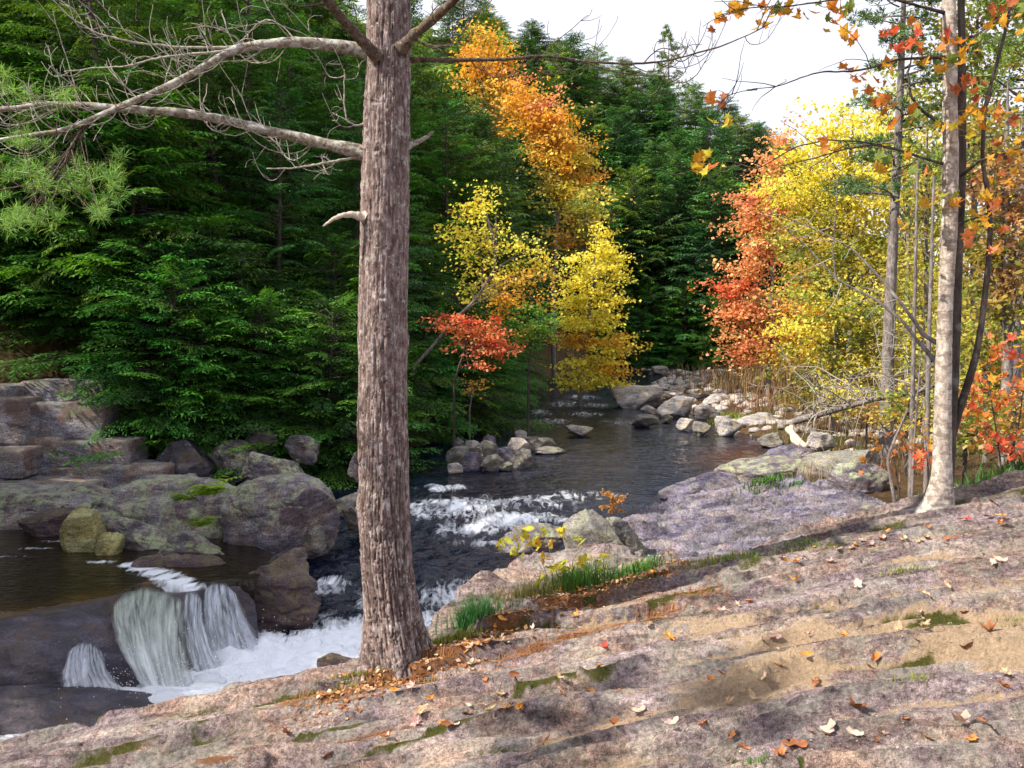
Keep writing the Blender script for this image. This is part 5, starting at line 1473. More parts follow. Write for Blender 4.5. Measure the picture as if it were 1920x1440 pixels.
for zx, zy, rx, ry, n in zones:
    for _ in range(n):
        a, b = rt.uniform(0, 6.28), math.sqrt(rt.uniform(0, 1))
        d = 5.6 + rt.normal() * 0.30
        q = P(zx + math.cos(a) * b * rx, zy + math.sin(a) * b * ry, d)
        link('needle_tuft', TUFT[rt.integers(5)], bough, q - pb, (rt.normal() * 0.7, rt.normal() * 0.7, rt.uniform(0, 6.28)), (rt.uniform(0.8, 1.25),) * 3)
        if rt.random() < 0.5:
            anchor = limb_paths[10][rt.integers(8, 58)] if zx > 30 else limb_paths[0][rt.integers(50, 59)]
            V, Fq = tube(smooth_path([anchor, (anchor + q) / 2 - np.array((0, 0, 0.05)), q], 7, 1), np.linspace(0.004, 0.002, 7), 4)
            mb.add(V, Fq)
link('branchlet', mb.data('branchlet', MAT['dark_limb'], off=pb), bough)


# unseen pine added beyond the left edge so its thin crown dapples the rock
op = pine_data(11, 21, None, 0.16, lmax=2.6, n_br=34, tuft=20, z0=0.30)
plant('pine_tree', op, -7.6, 1.5, 'thin unseen pine added beyond the left edge to dapple the slab', 'tree', None, 1.0, 0.4, z=0.3)


# ------------------------------------------------------------------ leaves with a real outline
def leaf_shape(kind, seed, curl=0.35):
    r = np.random.default_rng(seed)
    if kind == 'maple':
        ang = np.radians([-90, -58, -35, -12, 8, 28, 45, 60, 90, 120, 135, 152, 172, 192, 215, 238])
        rad = np.array([0.30, 0.42, 0.30, 0.80, 0.52, 0.95, 0.55, 0.60, 1.05, 0.60, 0.55, 0.95, 0.52, 0.80, 0.30, 0.42]) * 0.55
        pts = np.stack([rad * np.cos(ang), rad * np.sin(ang)], 1)
    else:
        t = np.linspace(0, 2 * np.pi, 14, endpoint=False)
        pts = np.stack([(0.22 + 0.07 * np.cos(7 * t + seed)) * np.sin(t) + 0.05 * np.cos(t * 2 + seed), -0.5 * np.cos(t) * (1 + 0.10 * np.sin(6 * t))], 1)
    n = len(pts)
    mid = np.stack([pts * 0.5], 0)[0]
    P2 = np.concatenate([[[0, 0]], mid, pts])
    V = np.zeros((len(P2), 3))
    V[:, :2] = P2
    V[:, 2] = curl * (np.abs(P2[:, 0]) ** 1.5 * r.uniform(0.5, 1.6) + (P2[:, 1] + 0.1) ** 2 * r.uniform(-0.2, 1.2)) + 0.05 * curl * r.normal(size=len(P2))
    f3 = np.array([(0, 1 + i, 1 + (i + 1) % n) for i in range(n)])
    f4 = np.array([(1 + i, 1 + n + i, 1 + n + (i + 1) % n, 1 + (i + 1) % n) for i in range(n)])
    s = np.array([(-0.012, -0.30 if kind == 'maple' else -0.5, 0), (0.012, -0.30 if kind == 'maple' else -0.5, 0), (0.0, -0.85, 0.02 * r.normal())])
    s[:2, 1] += 0.14 if kind == 'maple' else 0
    V = np.concatenate([V, s])
    f3 = np.concatenate([f3, [[len(V) - 3, len(V) - 2, len(V) - 1]]])
    return V, f4, f3


def leaf_mesh(kind, seed, col, mat='leaf', curl=0.35):
    V, f4, f3 = leaf_shape(kind, seed, curl)
    r = np.random.default_rng(seed + 99)
    c = np.array(col) * (1 + 0.22 * r.normal(size=(len(V), 1))) * (1 + 0.10 * r.normal(size=(len(V), 3)))
    return mesh('leaf', V, [f4, f3], MAT[mat], cols=np.clip(c, 0.01, 0.95), smooth=False)


LEAFCOL = {'gold': (0.62, 0.32, 0.03), 'amber': (0.55, 0.20, 0.03), 'green': (0.16, 0.22, 0.04), 'rust': (0.34, 0.10, 0.03), 'red': (0.62, 0.10, 0.05), 'coral': (0.70, 0.24, 0.10), 'yellow': (0.60, 0.48, 0.05), 'lime': (0.42, 0.46, 0.06)}
TL = {k: [leaf_mesh('maple', 10 * i + j, c) for j in range(3)] for i, (k, c) in enumerate(LEAFCOL.items())}
OL = {k: [leaf_mesh('oval', 200 + 10 * i + j, c, curl=0.2) for j in range(3)] for i, (k, c) in enumerate(LEAFCOL.items())}

# ------------------------------------------------------------------ twin-trunked tree at right
RD = 7.35
rbx = P(1757, 962, RD)
rb = np.array((rbx[0], RD, float(slab_z(rbx[0], RD))))
twin = thing('maple_tree', rb, 'pale mottled tree with twin trunks standing on the slab at right', 'tree')


def stem(name, rows, d, mat, k=40, n=260, rough=0.004, label=None, root=None, ext=None):
    """rows (py, x_left, x_right)"""
    c = np.array([P((a + b) / 2, y, d if np.isscalar(d) else np.interp(y, *d)) for y, a, b in rows])
    rd = np.array([(b - a) / 2 * c[i, 1] / F for i, (y, a, b) in enumerate(rows)])
    q = resample(np.concatenate([c, rd[:, None]], 1), n)
    for _ in range(5):
        q[1:-1] = (q[:-2] + 2 * q[1:-1] + q[2:]) / 4
    V, Fq = tube(q[:, :3], q[:, 3], k)
    ctr = np.repeat(q[:, :3], k, 0)
    dv = V - ctr
    ln = np.linalg.norm(dv, axis=1)[:, None]
    V = ctr + dv / ln * (ln * (1 + 0.07 * fbm(V[:, 0] * 9, V[:, 1] * 9, V[:, 2] * 3, 3)[:, None]) + rough * fbm(V[:, 0] * 40, V[:, 1] * 40, V[:, 2] * 18, 2)[:, None])
    o = link(name, mesh(name, V - rb, Fq, MAT[mat]), twin)
    if label:
        o['label'] = label
    return o


stem('trunk', [(985, 1700, 1800), (960, 1722, 1790), (940, 1734, 1787), (900, 1746, 1784), (860, 1750, 1784), (800, 1752, 1783), (700, 1754, 1783), (640, 1757, 1784), (560, 1760, 1786), (500, 1763, 1790), (400, 1767, 1795), (300, 1769, 1796), (200, 1769, 1794), (100, 1769, 1792), (0, 1768, 1791), (-250, 1770, 1790)], RD, 'birch', label='front pale trunk')
stem('trunk', [(900, 1764, 1788), (840, 1768, 1791), (760, 1774, 1795), (640, 1782, 1800), (500, 1788, 1804), (400, 1792, 1808), (300, 1795, 1811), (200, 1796, 1811), (100, 1797, 1810), (0, 1796, 1808), (-250, 1796, 1806)], 7.6, 'trunk', label='shade-darkened trunk close behind the pale one')  # dark bark stands in for the shade on this second trunk
stem('trunk', [(830, 1772, 1790), (780, 1787, 1802), (720, 1808, 1822), (660, 1826, 1838), (600, 1836, 1847), (500, 1848, 1858), (420, 1853, 1862), (360, 1848, 1856), (300, 1838, 1845), (200, 1843, 1850), (140, 1860, 1866), (60, 1882, 1888), (-60, 1905, 1910)], 7.6, 'trunk', k=14, n=120, label='thin leaning side stem')
TW = [('bare left bough', [(1772, 650, 7.4), (1735, 632, 7.5), (1700, 582, 7.6), (1650, 520, 7.7), (1600, 468, 7.8), (1550, 440, 7.9), (1500, 418, 8.0), (1440, 396, 8.0)], 0.020, 0.004),
      ('bare lower bough', [(1765, 690, 7.4), (1730, 650, 7.5), (1690, 600, 7.6), (1640, 560, 7.7), (1570, 525, 7.8), (1520, 470, 7.9), (1470, 425, 7.9)], 0.020, 0.004),
      ('upright bare branchlet', [(1568, 526, 7.8), (1562, 480, 7.8), (1565, 420, 7.8), (1570, 350, 7.8), (1572, 330, 7.8)], 0.008, 0.003),
      ('hooked leafy branch', [(1782, 242, 7.35), (1750, 222, 7.3), (1725, 205, 7.25), (1708, 180, 7.2), (1702, 140, 7.2), (1712, 95, 7.2)], 0.018, 0.005),
      ('leafy branch across the sky', [(1780, 108, 7.35), (1730, 108, 7.2), (1680, 112, 7.1), (1640, 126, 7.0), (1600, 134, 7.0), (1540, 134, 6.9), (1500, 146, 6.9), (1460, 162, 6.9), (1400, 168, 6.9)], 0.016, 0.003),
      ('low leafy branch', [(1785, 310, 7.4), (1740, 300, 7.3), (1690, 282, 7.3), (1640, 272, 7.2), (1590, 278, 7.2), (1530, 296, 7.2), (1460, 312, 7.2)], 0.014, 0.003),
      ('twin twig beside the low branch', [(1680, 280, 7.3), (1620, 266, 7.2), (1550, 262, 7.2), (1490, 276, 7.1), (1420, 318, 7.1), (1360, 300, 7.1), (1320, 318, 7.1)], 0.008, 0.003),
      ('leafy top branch', [(1790, 30, 7.4), (1720, 10, 7.2), (1640, -10, 7.0), (1560, 0, 6.9), (1480, 12, 6.9), (1400, 14, 6.9), (1345, 30, 6.9)], 0.016, 0.003),
      ('hanging twig with gold leaves', [(1420, 168, 6.9), (1385, 172, 6.9), (1360, 182, 6.95), (1345, 200, 7.0), (1338, 230, 7.0)], 0.004, 0.002),
      ('right leafy branch', [(1800, 330, 7.5), (1840, 300, 7.3), (1880, 290, 7.2), (1930, 270, 7.1)], 0.014, 0.005),
      ('upper right leafy branch', [(1798, 80, 7.5), (1840, 60, 7.3), (1880, 30, 7.2), (1930, 20, 7.1)], 0.012, 0.005),
      ('lower right leafy branch', [(1800, 420, 7.5), (1850, 400, 7.3), (1900, 380, 7.2)], 0.010, 0.004)]
for k, (lb, path, r0, r1) in enumerate(TW):
    p, V, Fq = limb(path, r0, r1, None, seed=60 + k, k=7)
    o = link('branch', mesh('branch', V - rb, Fq, MAT['trunk' if k > 2 else 'grey_trunk']), twin)
    o['label'] = lb
    for j in range(9 if k < 3 else 5):
        tw_seed += 1
        r = np.random.default_rng(tw_seed)
        q = crook(p[r.integers(12, 58)], r.normal(size=3) * np.array((1, 0.6, 0.8)) + np.array((-0.8 if k < 8 else 0.8, 0, 0.1)), r.uniform(0.2, 0.6), 0.004, np.array((-0.3, 0, r.normal() * 0.4)), tw_seed, 10)
        V, Fq = tube(q, np.linspace(0.0045, 0.0018, len(q)), 4)
        link('twig', mesh('twig', V - rb, Fq, MAT['twig' if k < 3 else 'trunk']), o)

rl = np.random.default_rng(909)
leafz = [(1530, 22, 75, 16, 26, ('gold', 'amber', 'green', 'gold')), (1400, 20, 60, 14, 16, ('gold', 'amber', 'gold')), (1425, 45, 10, 10, 3, ('gold',)), (1330, 50, 8, 8, 1, ('rust',)), (1355, 32, 14, 10, 4, ('amber',)), (1575, 60, 30, 20, 8, ('gold', 'amber')), (1340, 190, 18, 12, 4, ('amber', 'rust')), (1345, 225, 25, 12, 6, ('lime', 'gold', 'yellow')),
         (1315, 305, 22, 22, 8, ('coral', 'gold', 'yellow')), (1690, 75, 45, 25, 14, ('amber', 'red', 'green')), (1630, 140, 60, 20, 14, ('amber', 'gold', 'rust')), (1770, 115, 40, 20, 12, ('gold', 'green', 'gold')), (1640, 190, 40, 22, 10, ('amber', 'rust', 'gold')), (1690, 215, 40, 25, 12, ('green', 'amber')),
         (1800, 230, 40, 25, 14, ('gold', 'yellow', 'gold')), (1820, 165, 35, 25, 10, ('rust', 'gold', 'rust')), (1870, 215, 45, 30, 14, ('gold', 'rust', 'amber')), (1890, 280, 35, 25, 10, ('rust', 'gold')), (1690, 310, 50, 20, 12, ('green', 'gold', 'coral')), (1890, 35, 40, 30, 14, ('rust', 'gold', 'green')), (1740, 60, 40, 35, 8, ('amber', 'red')),
         (1850, 350, 60, 40, 16, ('gold', 'green', 'rust')), (1740, 400, 60, 40, 10, ('gold', 'lime')), (1860, 440, 50, 40, 14, ('gold', 'coral', 'rust')), (1555, 270, 16, 10, 3, ('amber',)), (1800, 90, 40, 20, 9, ('amber', 'gold'))]
foliage = link('leafy_twigs', mesh('leafy_twigs', tube(smooth_path([rb + (0, 0.1, 1.2), rb + (0, 0.12, 1.4)], 3, 0), 0.01, 4)[0] - rb, tube(smooth_path([rb + (0, 0.1, 1.2), rb + (0, 0.12, 1.4)], 3, 0), 0.01, 4)[1], MAT['trunk']), twin)
for zx, zy, rx, ry, n, cs in leafz:
    for _ in range(n):
        q = P(zx + rl.uniform(-1, 1) * rx, zy + rl.uniform(-1, 1) * ry, 7.1 + rl.normal() * 0.15)
        s = rl.uniform(0.09, 0.155)
        link('leaf', TL[cs[rl.integers(len(cs))]][rl.integers(3)], twin, q - rb, (rl.normal() * 0.7 + 0.9, rl.normal() * 0.6, rl.uniform(0, 6.28)), (s, s, s))

# ------------------------------------------------------------------ saplings and shrubs at right, with leaves one can tell apart
def sapling(name, base, stems, zones_, label, seed, size=(0.08, 0.13), kind='maple', mat='trunk', r0=0.012, cat='sapling', dspread=0.12):
    r = np.random.default_rng(seed)
    base = np.asarray(base, float)
    o = thing(name, base, label, cat)
    mb = MB()
    tips = []
    for s in stems:
        q = smooth_path([P(*p) for p in s], 14, 1)
        V, Fq = tube(q, np.linspace(r0, r0 * 0.25, 14), 6)
        mb.add(V, Fq)
        tips.append(q)
    tips = np.concatenate(tips)
    for zx, zy, d, rx, ry, n, cs in zones_:
        for _ in range(n):
            q = P(zx + r.uniform(-1, 1) * rx, zy + r.uniform(-1, 1) * ry, d + r.normal() * dspread)
            s = r.uniform(*size)
            lib = (TL if kind == 'maple' else OL)[cs[r.integers(len(cs))]]
            link('leaf', lib[r.integers(3)], o, q - base, (r.normal() * 0.6 + 0.5, r.normal() * 0.6, r.uniform(0, 6.28)), (s, s, s))
            if r.random() < 0.4:
                a = tips[np.argmin(np.linalg.norm(tips - q, axis=1))]
                V, Fq = tube(np.array([a, (a + q) / 2 + (0, 0, 0.02), q]), [r0 * 0.3, r0 * 0.2, r0 * 0.12], 4)
                mb.add(V, Fq)
    link('stem', mb.data('stem', MAT[mat], off=base), o)
    return o


def sg(px, d):
    x = (px - 960) / F * d
    return np.array((x, d, max(float(slab_z(x, d)), float(ground_h(x, d)))))


sapling('maple_sapling', sg(1880, 8.6), [[(1880, 960, 8.6), (1875, 850, 8.6), (1860, 760, 8.6), (1850, 690, 8.6)], [(1880, 900, 8.6), (1910, 800, 8.6), (1925, 680, 8.6)]],
        [(1870, 700, 8.6, 50, 30, 34, ('coral', 'amber', 'gold')), (1890, 650, 8.6, 36, 26, 26, ('coral', 'red', 'gold')), (1850, 750, 8.6, 50, 26, 34, ('coral', 'red', 'amber')), (1900, 745, 8.6, 36, 26, 22, ('amber', 'gold')), (1830, 790, 8.6, 40, 22, 24, ('amber', 'coral')), (1890, 850, 8.4, 40, 18, 20, ('red', 'coral', 'red')), (1860, 830, 8.4, 40, 20, 20, ('red', 'amber')), (1915, 840, 8.4, 14, 30, 12, ('red', 'coral'))],
        'red and orange leaved maple sapling right of the twin trunks', 601)
sapling('maple_sapling', sg(1738, 9.2), [[(1738, 950, 9.2), (1740, 880, 9.2), (1735, 820, 9.2)]],
        [(1732, 862, 9.2, 24, 18, 22, ('red', 'red', 'coral')), (1728, 830, 9.2, 24, 12, 9, ('amber', 'gold')), (1745, 800, 9.2, 14, 16, 6, ('gold', 'amber'))],
        'small red leaved sapling peeking left of the pale trunk', 603)
sapling('maple_sapling', sg(1690, 10.5), [[(1690, 960, 10.5), (1680, 880, 10.5), (1670, 820, 10.5)]],
        [(1670, 830, 10.5, 44, 20, 20, ('amber', 'gold', 'coral')), (1640, 870, 10.5, 40, 18, 12, ('amber', 'rust')), (1700, 780, 10.5, 30, 25, 12, ('gold', 'yellow'))],
        'sparse gold leaved sapling behind the thin bare sapling', 605)
# thin bare saplings
for px, top, w, d, lb in ((1697, 765, 9, 8.4, 'thin bare sapling standing just left of the pale twin trunk'), (1718, 700, 7, 9.5, 'slender dark sapling between bare sapling and twin trunks'), (1745, 330, 12, 11, 'tall thin grey sapling touching the pale trunk'), (1715, 300, 11, 17, 'tall slim grey stem between pine trunk and twin trunks')):
    b = sg(px, d)
    q = P(px + 6, top, d)
    mb = MB()
    V, Fq = tube(smooth_path([b - (0, 0, 0.2), (b + q) / 2 + np.array((rng.normal() * 0.06, 0, 0)), q], 20, 2), np.linspace(w * d / F / 2, w * d / F / 5, 20), 7)
    mb.add(V, Fq)
    for k in range(8):
        t = rng.uniform(0.3, 1)
        p0 = b + (q - b) * t
        c_ = crook(p0, (rng.normal(), rng.normal() * 0.5, 0.6), rng.uniform(0.3, 0.8) * d / 12, 0.004, (0, 0, 0.2), 3000 + k + px, 9)
        V, Fq = tube(c_, np.linspace(0.006, 0.002, 9) * d / 12, 4)
        mb.add(V, Fq)
    o = thing('bare_sapling', b, lb, 'sapling', 'thin bare saplings')
    link('trunk', mb.data('trunk', MAT['grey_trunk'], off=b), o)

# fallen dead tree with its grey tangle of branches
fb = np.array((P(1480, 800, 24)[0], 24.0, 0.45))
dead = thing('fallen_tree', fb, 'grey dead tree fallen on the right bank with a tangle of bare branches', 'dead tree')
dp = smooth_path([P(1490, 790, 24), P(1560, 770, 23), P(1640, 748, 22), P(1720, 735, 21), P(1760, 720, 20.5)], 40, 2)
V, Fq = tube(dp, np.linspace(0.10, 0.05, 40), 9)
link('trunk', mesh('trunk', V - fb, Fq, MAT['grey_trunk']), dead)
for k in range(34):
    r = np.random.default_rng(4000 + k)
    p0 = dp[r.integers(4, 40)]
    c_ = crook(p0, (r.normal() * 0.8 - 0.6, r.normal() * 0.7, r.uniform(0.0, 1.4)), r.uniform(1.0, 3.0), 0.01, (-0.25, 0, r.normal() * 0.5 - 0.2), 4100 + k, 16)
    mb = MB()
    V, Fq = tube(c_, np.linspace(0.022, 0.005, 16), 5)
    mb.add(V, Fq)
    for f in range(6):
        j = r.integers(4, 15)
        c2 = crook(c_[j], r.normal(size=3), r.uniform(0.3, 1.0), 0.004, (-0.2, 0, r.normal() * 0.5), 4200 + k * 9 + f, 8)
        V, Fq = tube(c2, np.linspace(0.010, 0.003, 8), 4)
        mb.add(V, Fq)
    link('branch', mb.data('branch', MAT['twig'], off=fb), dead)
# driftwood
for i, (pts, r0, lb) in enumerate((([(1478, 805, 26.5), (1500, 828, 25.5), (1512, 838, 25)], 0.11, 'pale driftwood log slanting into the dark pool'), ([(1484, 800, 26.5), (1486, 826, 25.8), (1500, 836, 25.4)], 0.08, 'short upright pale driftwood stub beside the slanting log'),
                                   ([(1195, 762, 44), (1260, 760, 44), (1325, 742, 45)], 0.10, 'reddish drift log lying across the gravel bar'), ([(1490, 788, 27), (1570, 765, 27), (1600, 758, 27)], 0.14, 'brown log at the foot of the brush on the right bank'))):
    q = smooth_path([P(*p) for p in pts], 16, 1)
    V, Fq = tube(q, np.linspace(r0, r0 * 0.7, 16) * (1 + 0.25 * fbm(np.linspace(0, 5, 16), np.full(16, i * 2.3), 0.0, 3)), 8)
    cap = np.concatenate([V[:8], V[-8:]])
    Vc = np.concatenate([V, q[:1], q[-1:]])
    n_ = len(V)
    f3 = [[(j + 1) % 8, j, n_] for j in range(8)] + [[n_ - 8 + j, n_ - 8 + (j + 1) % 8, n_ + 1] for j in range(8)]
    tag(link('drift_log', mesh('drift_log', Vc - q[0], [Fq, np.array(f3)], MAT['drift' if i < 2 else 'trunk']), None, q[0]), lb, 'log')

# ------------------------------------------------------------------ seedling and dry stalk on the soil strip
sapling('oak_seedling', sg(1030, 7.15), [[(1035, 1120, 7.1), (1020, 1060, 7.1), (985, 1010, 7.1)], [(1040, 1120, 7.1), (1045, 1080, 7.1), (1030, 1030, 7.1)], [(985, 1110, 7.1), (980, 1060, 7.1), (965, 1020, 7.1)], [(1105, 1110, 7.1), (1110, 1070, 7.1), (1115, 1045, 7.1)]],
        [(985, 1005, 7.1, 38, 20, 14, ('lime', 'yellow')), (960, 1035, 7.1, 28, 22, 10, ('lime', 'yellow', 'lime')), (1010, 1030, 7.1, 26, 18, 8, ('yellow', 'gold')), (1030, 1000, 7.1, 26, 8, 4, ('gold', 'yellow')), (1090, 1012, 7.1, 14, 6, 3, ('lime',)), (1030, 1070, 7.1, 30, 16, 12, ('lime', 'yellow')), (1110, 1058, 7.1, 34, 18, 16, ('yellow', 'lime')), (1010, 1090, 7.1, 30, 8, 4, ('lime',))],
        'yellow-green leaved seedling growing on the soil strip by the water', 611, (0.07, 0.125), 'oval', 'twig', 0.005, 'seedling')
gb = sg(1130, 7.2)
gr_ = thing('dry_goldenrod', gb, 'dry rust-coloured flower stalk rising behind the seedling', 'plant')
mb = MB()
gs = smooth_path([gb, P(1132, 1050, 7.2), P(1138, 990, 7.2), P(1150, 935, 7.2)], 20, 1)
V, Fq = tube(gs, np.linspace(0.004, 0.002, 20), 5)
mb.add(V, Fq)
link('stem', mb.data('stem', MAT['dark_limb'], off=gb), gr_)
mb = MB()
for k in range(9):
    r = np.random.default_rng(7000 + k)
    c_ = crook(gs[-1 - (k % 4)], (r.normal(), r.normal() * 0.6, 0.4), 0.14, 0.002, (0, 0, -0.3), 7100 + k, 7)
    V, Fq = tube(c_, 0.0015, 4)
    mb.add(V, Fq, (0.35, 0.16, 0.05))
    pts = np.repeat(c_, 7, 0) + r.normal(size=(49, 3)) * 0.008
    Q = leaf_quads(pts, 0.022, r)
    mb.add(Q, np.arange(len(Q)).reshape(-1, 4), (0.42, 0.20, 0.05))
link('flower_head', mb.data('flower_head', MAT['litter'], smooth=False, off=gb), gr_)


# ------------------------------------------------------------------ grass, ferns, brush
def blades(pts, h, r, col, bend=0.5, w=0.004):
    """tapered blades at pts (n,3)"""
    n = len(pts)
    a = r.uniform(0, 6.28, n)
    d = np.stack([np.cos(a), np.sin(a), np.zeros(n)], 1)
    s = np.stack([-np.sin(a), np.cos(a), np.zeros(n)], 1) * w
    hh = (h * r.uniform(0.5, 1.2, n))[:, None]
    b = bend * r.uniform(0.2, 1.3, n)[:, None] * hh
    up = np.array((0, 0, 1))
    m = pts + up * hh * 0.6 + d * b * 0.35
    e = pts + up * hh * 0.9 + d * b
    V = np.stack([pts - s, pts + s, m + s * 0.7, m - s * 0.7, e], 1).reshape(-1, 3)
    i = np.arange(n)[:, None] * 5
    f4 = i + np.array([[0, 1, 2, 3]])
    f3 = i + np.array([[3, 2, 4]])
    c = np.array(col) * r.uniform(0.55, 1.35, (n, 1)) * (1 + 0.12 * r.normal(size=(n, 3)))
    return V, f4, f3, np.repeat(np.clip(c, 0.01, 0.9), 5, axis=0)


def tuft(name, px, py, d, rad, n, h, col, label, seed, on='slab', cat='grass', bend=0.6, w=0.004):
    r = np.random.default_rng(seed)
    c = P(px, py, d)
    fz = slab_z if on == 'slab' else (shelf_z if on == 'shelf' else ground_h)
    xy = c[:2] + r.normal(size=(n, 2)) * np.array((rad, rad * 0.6)) * 0.5
    z = fz(xy[:, 0], xy[:, 1]) if on != 'at' else np.full(n, c[2])
    pts = np.stack([xy[:, 0], xy[:, 1], z - 0.005], 1)
    b = np.array((c[0], c[1], float(np.mean(z))))
    V, f4, f3, C = blades(pts, h, r, col, bend, w)
    o = link(name, mesh(name, V - b, [f4, f3], MAT['grass'], cols=C, smooth=False), None, b)
    return tag(o, label, cat, kind='stuff')


GC, GY_ = (0.09, 0.21, 0.04), (0.24, 0.26, 0.04)
tuft('grass_tuft', 892, 1195, 6.55, 0.17, 700, 0.23, (0.06, 0.20, 0.06), 'dense blue-green grass tuft right of the pine foot', 1, w=0.003)
tuft('grass_tuft', 1085, 1118, 7.0, 0.24, 800, 0.27, (0.09, 0.20, 0.04), 'long green grass tuft under the seedling', 2, w=0.003)
tuft('grass_tuft', 1000, 1145, 6.9, 0.28, 520, 0.17, (0.22, 0.20, 0.06), 'straw-tinged grass tuft left of the seedling stems', 3, w=0.003)
tuft('moss_tuft', 840, 1235, 6.25, 0.24, 800, 0.09, GY_, 'bright yellow-green moss tuft at the right of the pine foot', 4, cat='moss', w=0.003)
tuft('moss_tuft', 748, 1275, 5.85, 0.13, 340, 0.05, GY_, 'small moss tuft in front of the pine foot', 5, cat='moss', w=0.003)
tuft('moss_tuft', 660, 1310, 5.8, 0.20, 420, 0.04, GY_, 'mossy strip at the left of the pine foot', 6, cat='moss', w=0.003)
tuft('grass_tuft', 1330, 1080, 6.9, 0.26, 240, 0.06, GY_, 'short grass at the crest of the slab, middle', 7, w=0.003)
tuft('grass_tuft', 1400, 1060, 6.9, 0.22, 200, 0.06, (0.18, 0.25, 0.05), 'short grass at the crest right of the middle', 8, w=0.003)
tuft('grass_tuft', 1500, 1030, 7.0, 0.22, 200, 0.06, (0.16, 0.24, 0.05), 'short grass at the crest below the dark mossy rock', 9, w=0.003)
tuft('grass_tuft', 1700, 1058, 5.9, 0.24, 160, 0.045, GY_, 'sparse grass in a crack of the upper slab', 10, w=0.003)
tuft('grass_tuft', 1600, 1210, 4.6, 0.05, 40, 0.04, GY_, 'tiny grass sprig on the sand patch', 11, w=0.002)
tuft('grass_tuft', 1715, 1290, 4.25, 0.10, 70, 0.045, GY_, 'thin grass sprigs along a crack, right', 12, w=0.002)
tuft('grass_tuft', 1430, 1428, 3.75, 0.12, 160, 0.04, GC, 'green grass at the bottom edge beside brown leaves', 13, w=0.002)
tuft('grass_tuft', 1890, 1170, 4.9, 0.10, 60, 0.04, GY_, 'grass sprigs by the deep crack at right', 14, w=0.002)
tuft('grass_tuft', 1190, 1095, 7.15, 0.24, 260, 0.13, GC, 'low green weeds at the end of the soil strip', 15, w=0.006)
tuft('grass_tuft', 930, 820, 30, 0.7, 420, 0.30, (0.14, 0.24, 0.05), 'green grass among the left bank stones', 16, 'ground', w=0.010)
tuft('grass_tuft', 1360, 770, 36, 1.3, 700, 0.28, (0.24, 0.27, 0.05), 'yellow-green grass patch on the gravel bar', 17, 'ground', w=0.012)
tuft('grass_tuft', 1450, 805, 30, 1.0, 420, 0.26, (0.22, 0.22, 0.05), 'grass at the right end of the gravel bar', 18, 'ground', w=0.010)
tuft('grass_tuft', 1590, 830, 25, 0.9, 460, 0.26, (0.14, 0.26, 0.05), 'green grass beside the white stone', 19, 'ground', w=0.009)
tuft('grass_tuft', 1650, 950, 11.0, 0.8, 1300, 0.28, (0.14, 0.17, 0.04), 'long olive grass in the hollow below the sapling', 20, 'ground', w=0.005)
tuft('grass_tuft', 1435, 915, 18.6, 0.5, 260, 0.22, (0.10, 0.22, 0.04), 'green leafy weeds on the purple shelf', 21, 'shelf', w=0.012)
tuft('grass_tuft', 1500, 922, 17.4, 0.4, 160, 0.16, (0.08, 0.20, 0.05), 'small green weeds right of the pink pyramid rock', 22, 'shelf', w=0.010)
tuft('weed_patch', 1890, 935, 8.6, 0.7, 700, 0.22, (0.07, 0.15, 0.04), 'dark green undergrowth at the right edge of the slab', 23, 'slab', 'weeds', w=0.010)
tuft('weed_patch', 1820, 905, 10.5, 0.9, 700, 0.25, (0.08, 0.14, 0.04), 'shaded undergrowth behind the twin trunks', 24, 'ground', 'weeds', w=0.010)


def fern(px, py, d, size, label, seed):
    r = np.random.default_rng(seed)
    b = P(px, py, d)
    mb = MB()
    for k in range(26):
        a = r.uniform(0, 6.28)
        L = size * r.uniform(0.6, 1.1)
        t = np.linspace(0, 1, 9)
        path = b + np.stack([np.cos(a) * L * t, np.sin(a) * L * t * 0.7, L * (r.uniform(0.5, 1.1) * t - 0.7 * t ** 2)], 1)
        for j in range(1, 9):
            for sd in (-1, 1):
                pd = np.array((-math.sin(a) * sd + 0.5 * math.cos(a), math.cos(a) * sd + 0.5 * math.sin(a), -0.2))
                ln = L * 0.34 * (1.05 - t[j])
                w = np.cross(pd, (0, 0, 1)) * 0.22 * ln
                Q = np.array([path[j], path[j] + pd * ln * 0.4 + w, path[j] + pd * ln, path[j] + pd * ln * 0.4 - w])
                mb.add(Q, np.array([[0, 1, 2, 3]]), np.array((0.24, 0.36, 0.03)) * r.uniform(0.7, 1.25))
    o = link('fern', mb.data('fern', MAT['grass'], smooth=False, off=b), None, b)
    return tag(o, label, 'fern', kind='stuff')


fern(388, 925, 14.9, 0.75, 'bright green fern clump between the two big boulders', 31)
fern(345, 938, 15.0, 0.55, 'small bright fern at the left of the fern clump', 33)
fern(375, 985, 14.7, 0.48, 'lower bright green fern on the rock face', 32)

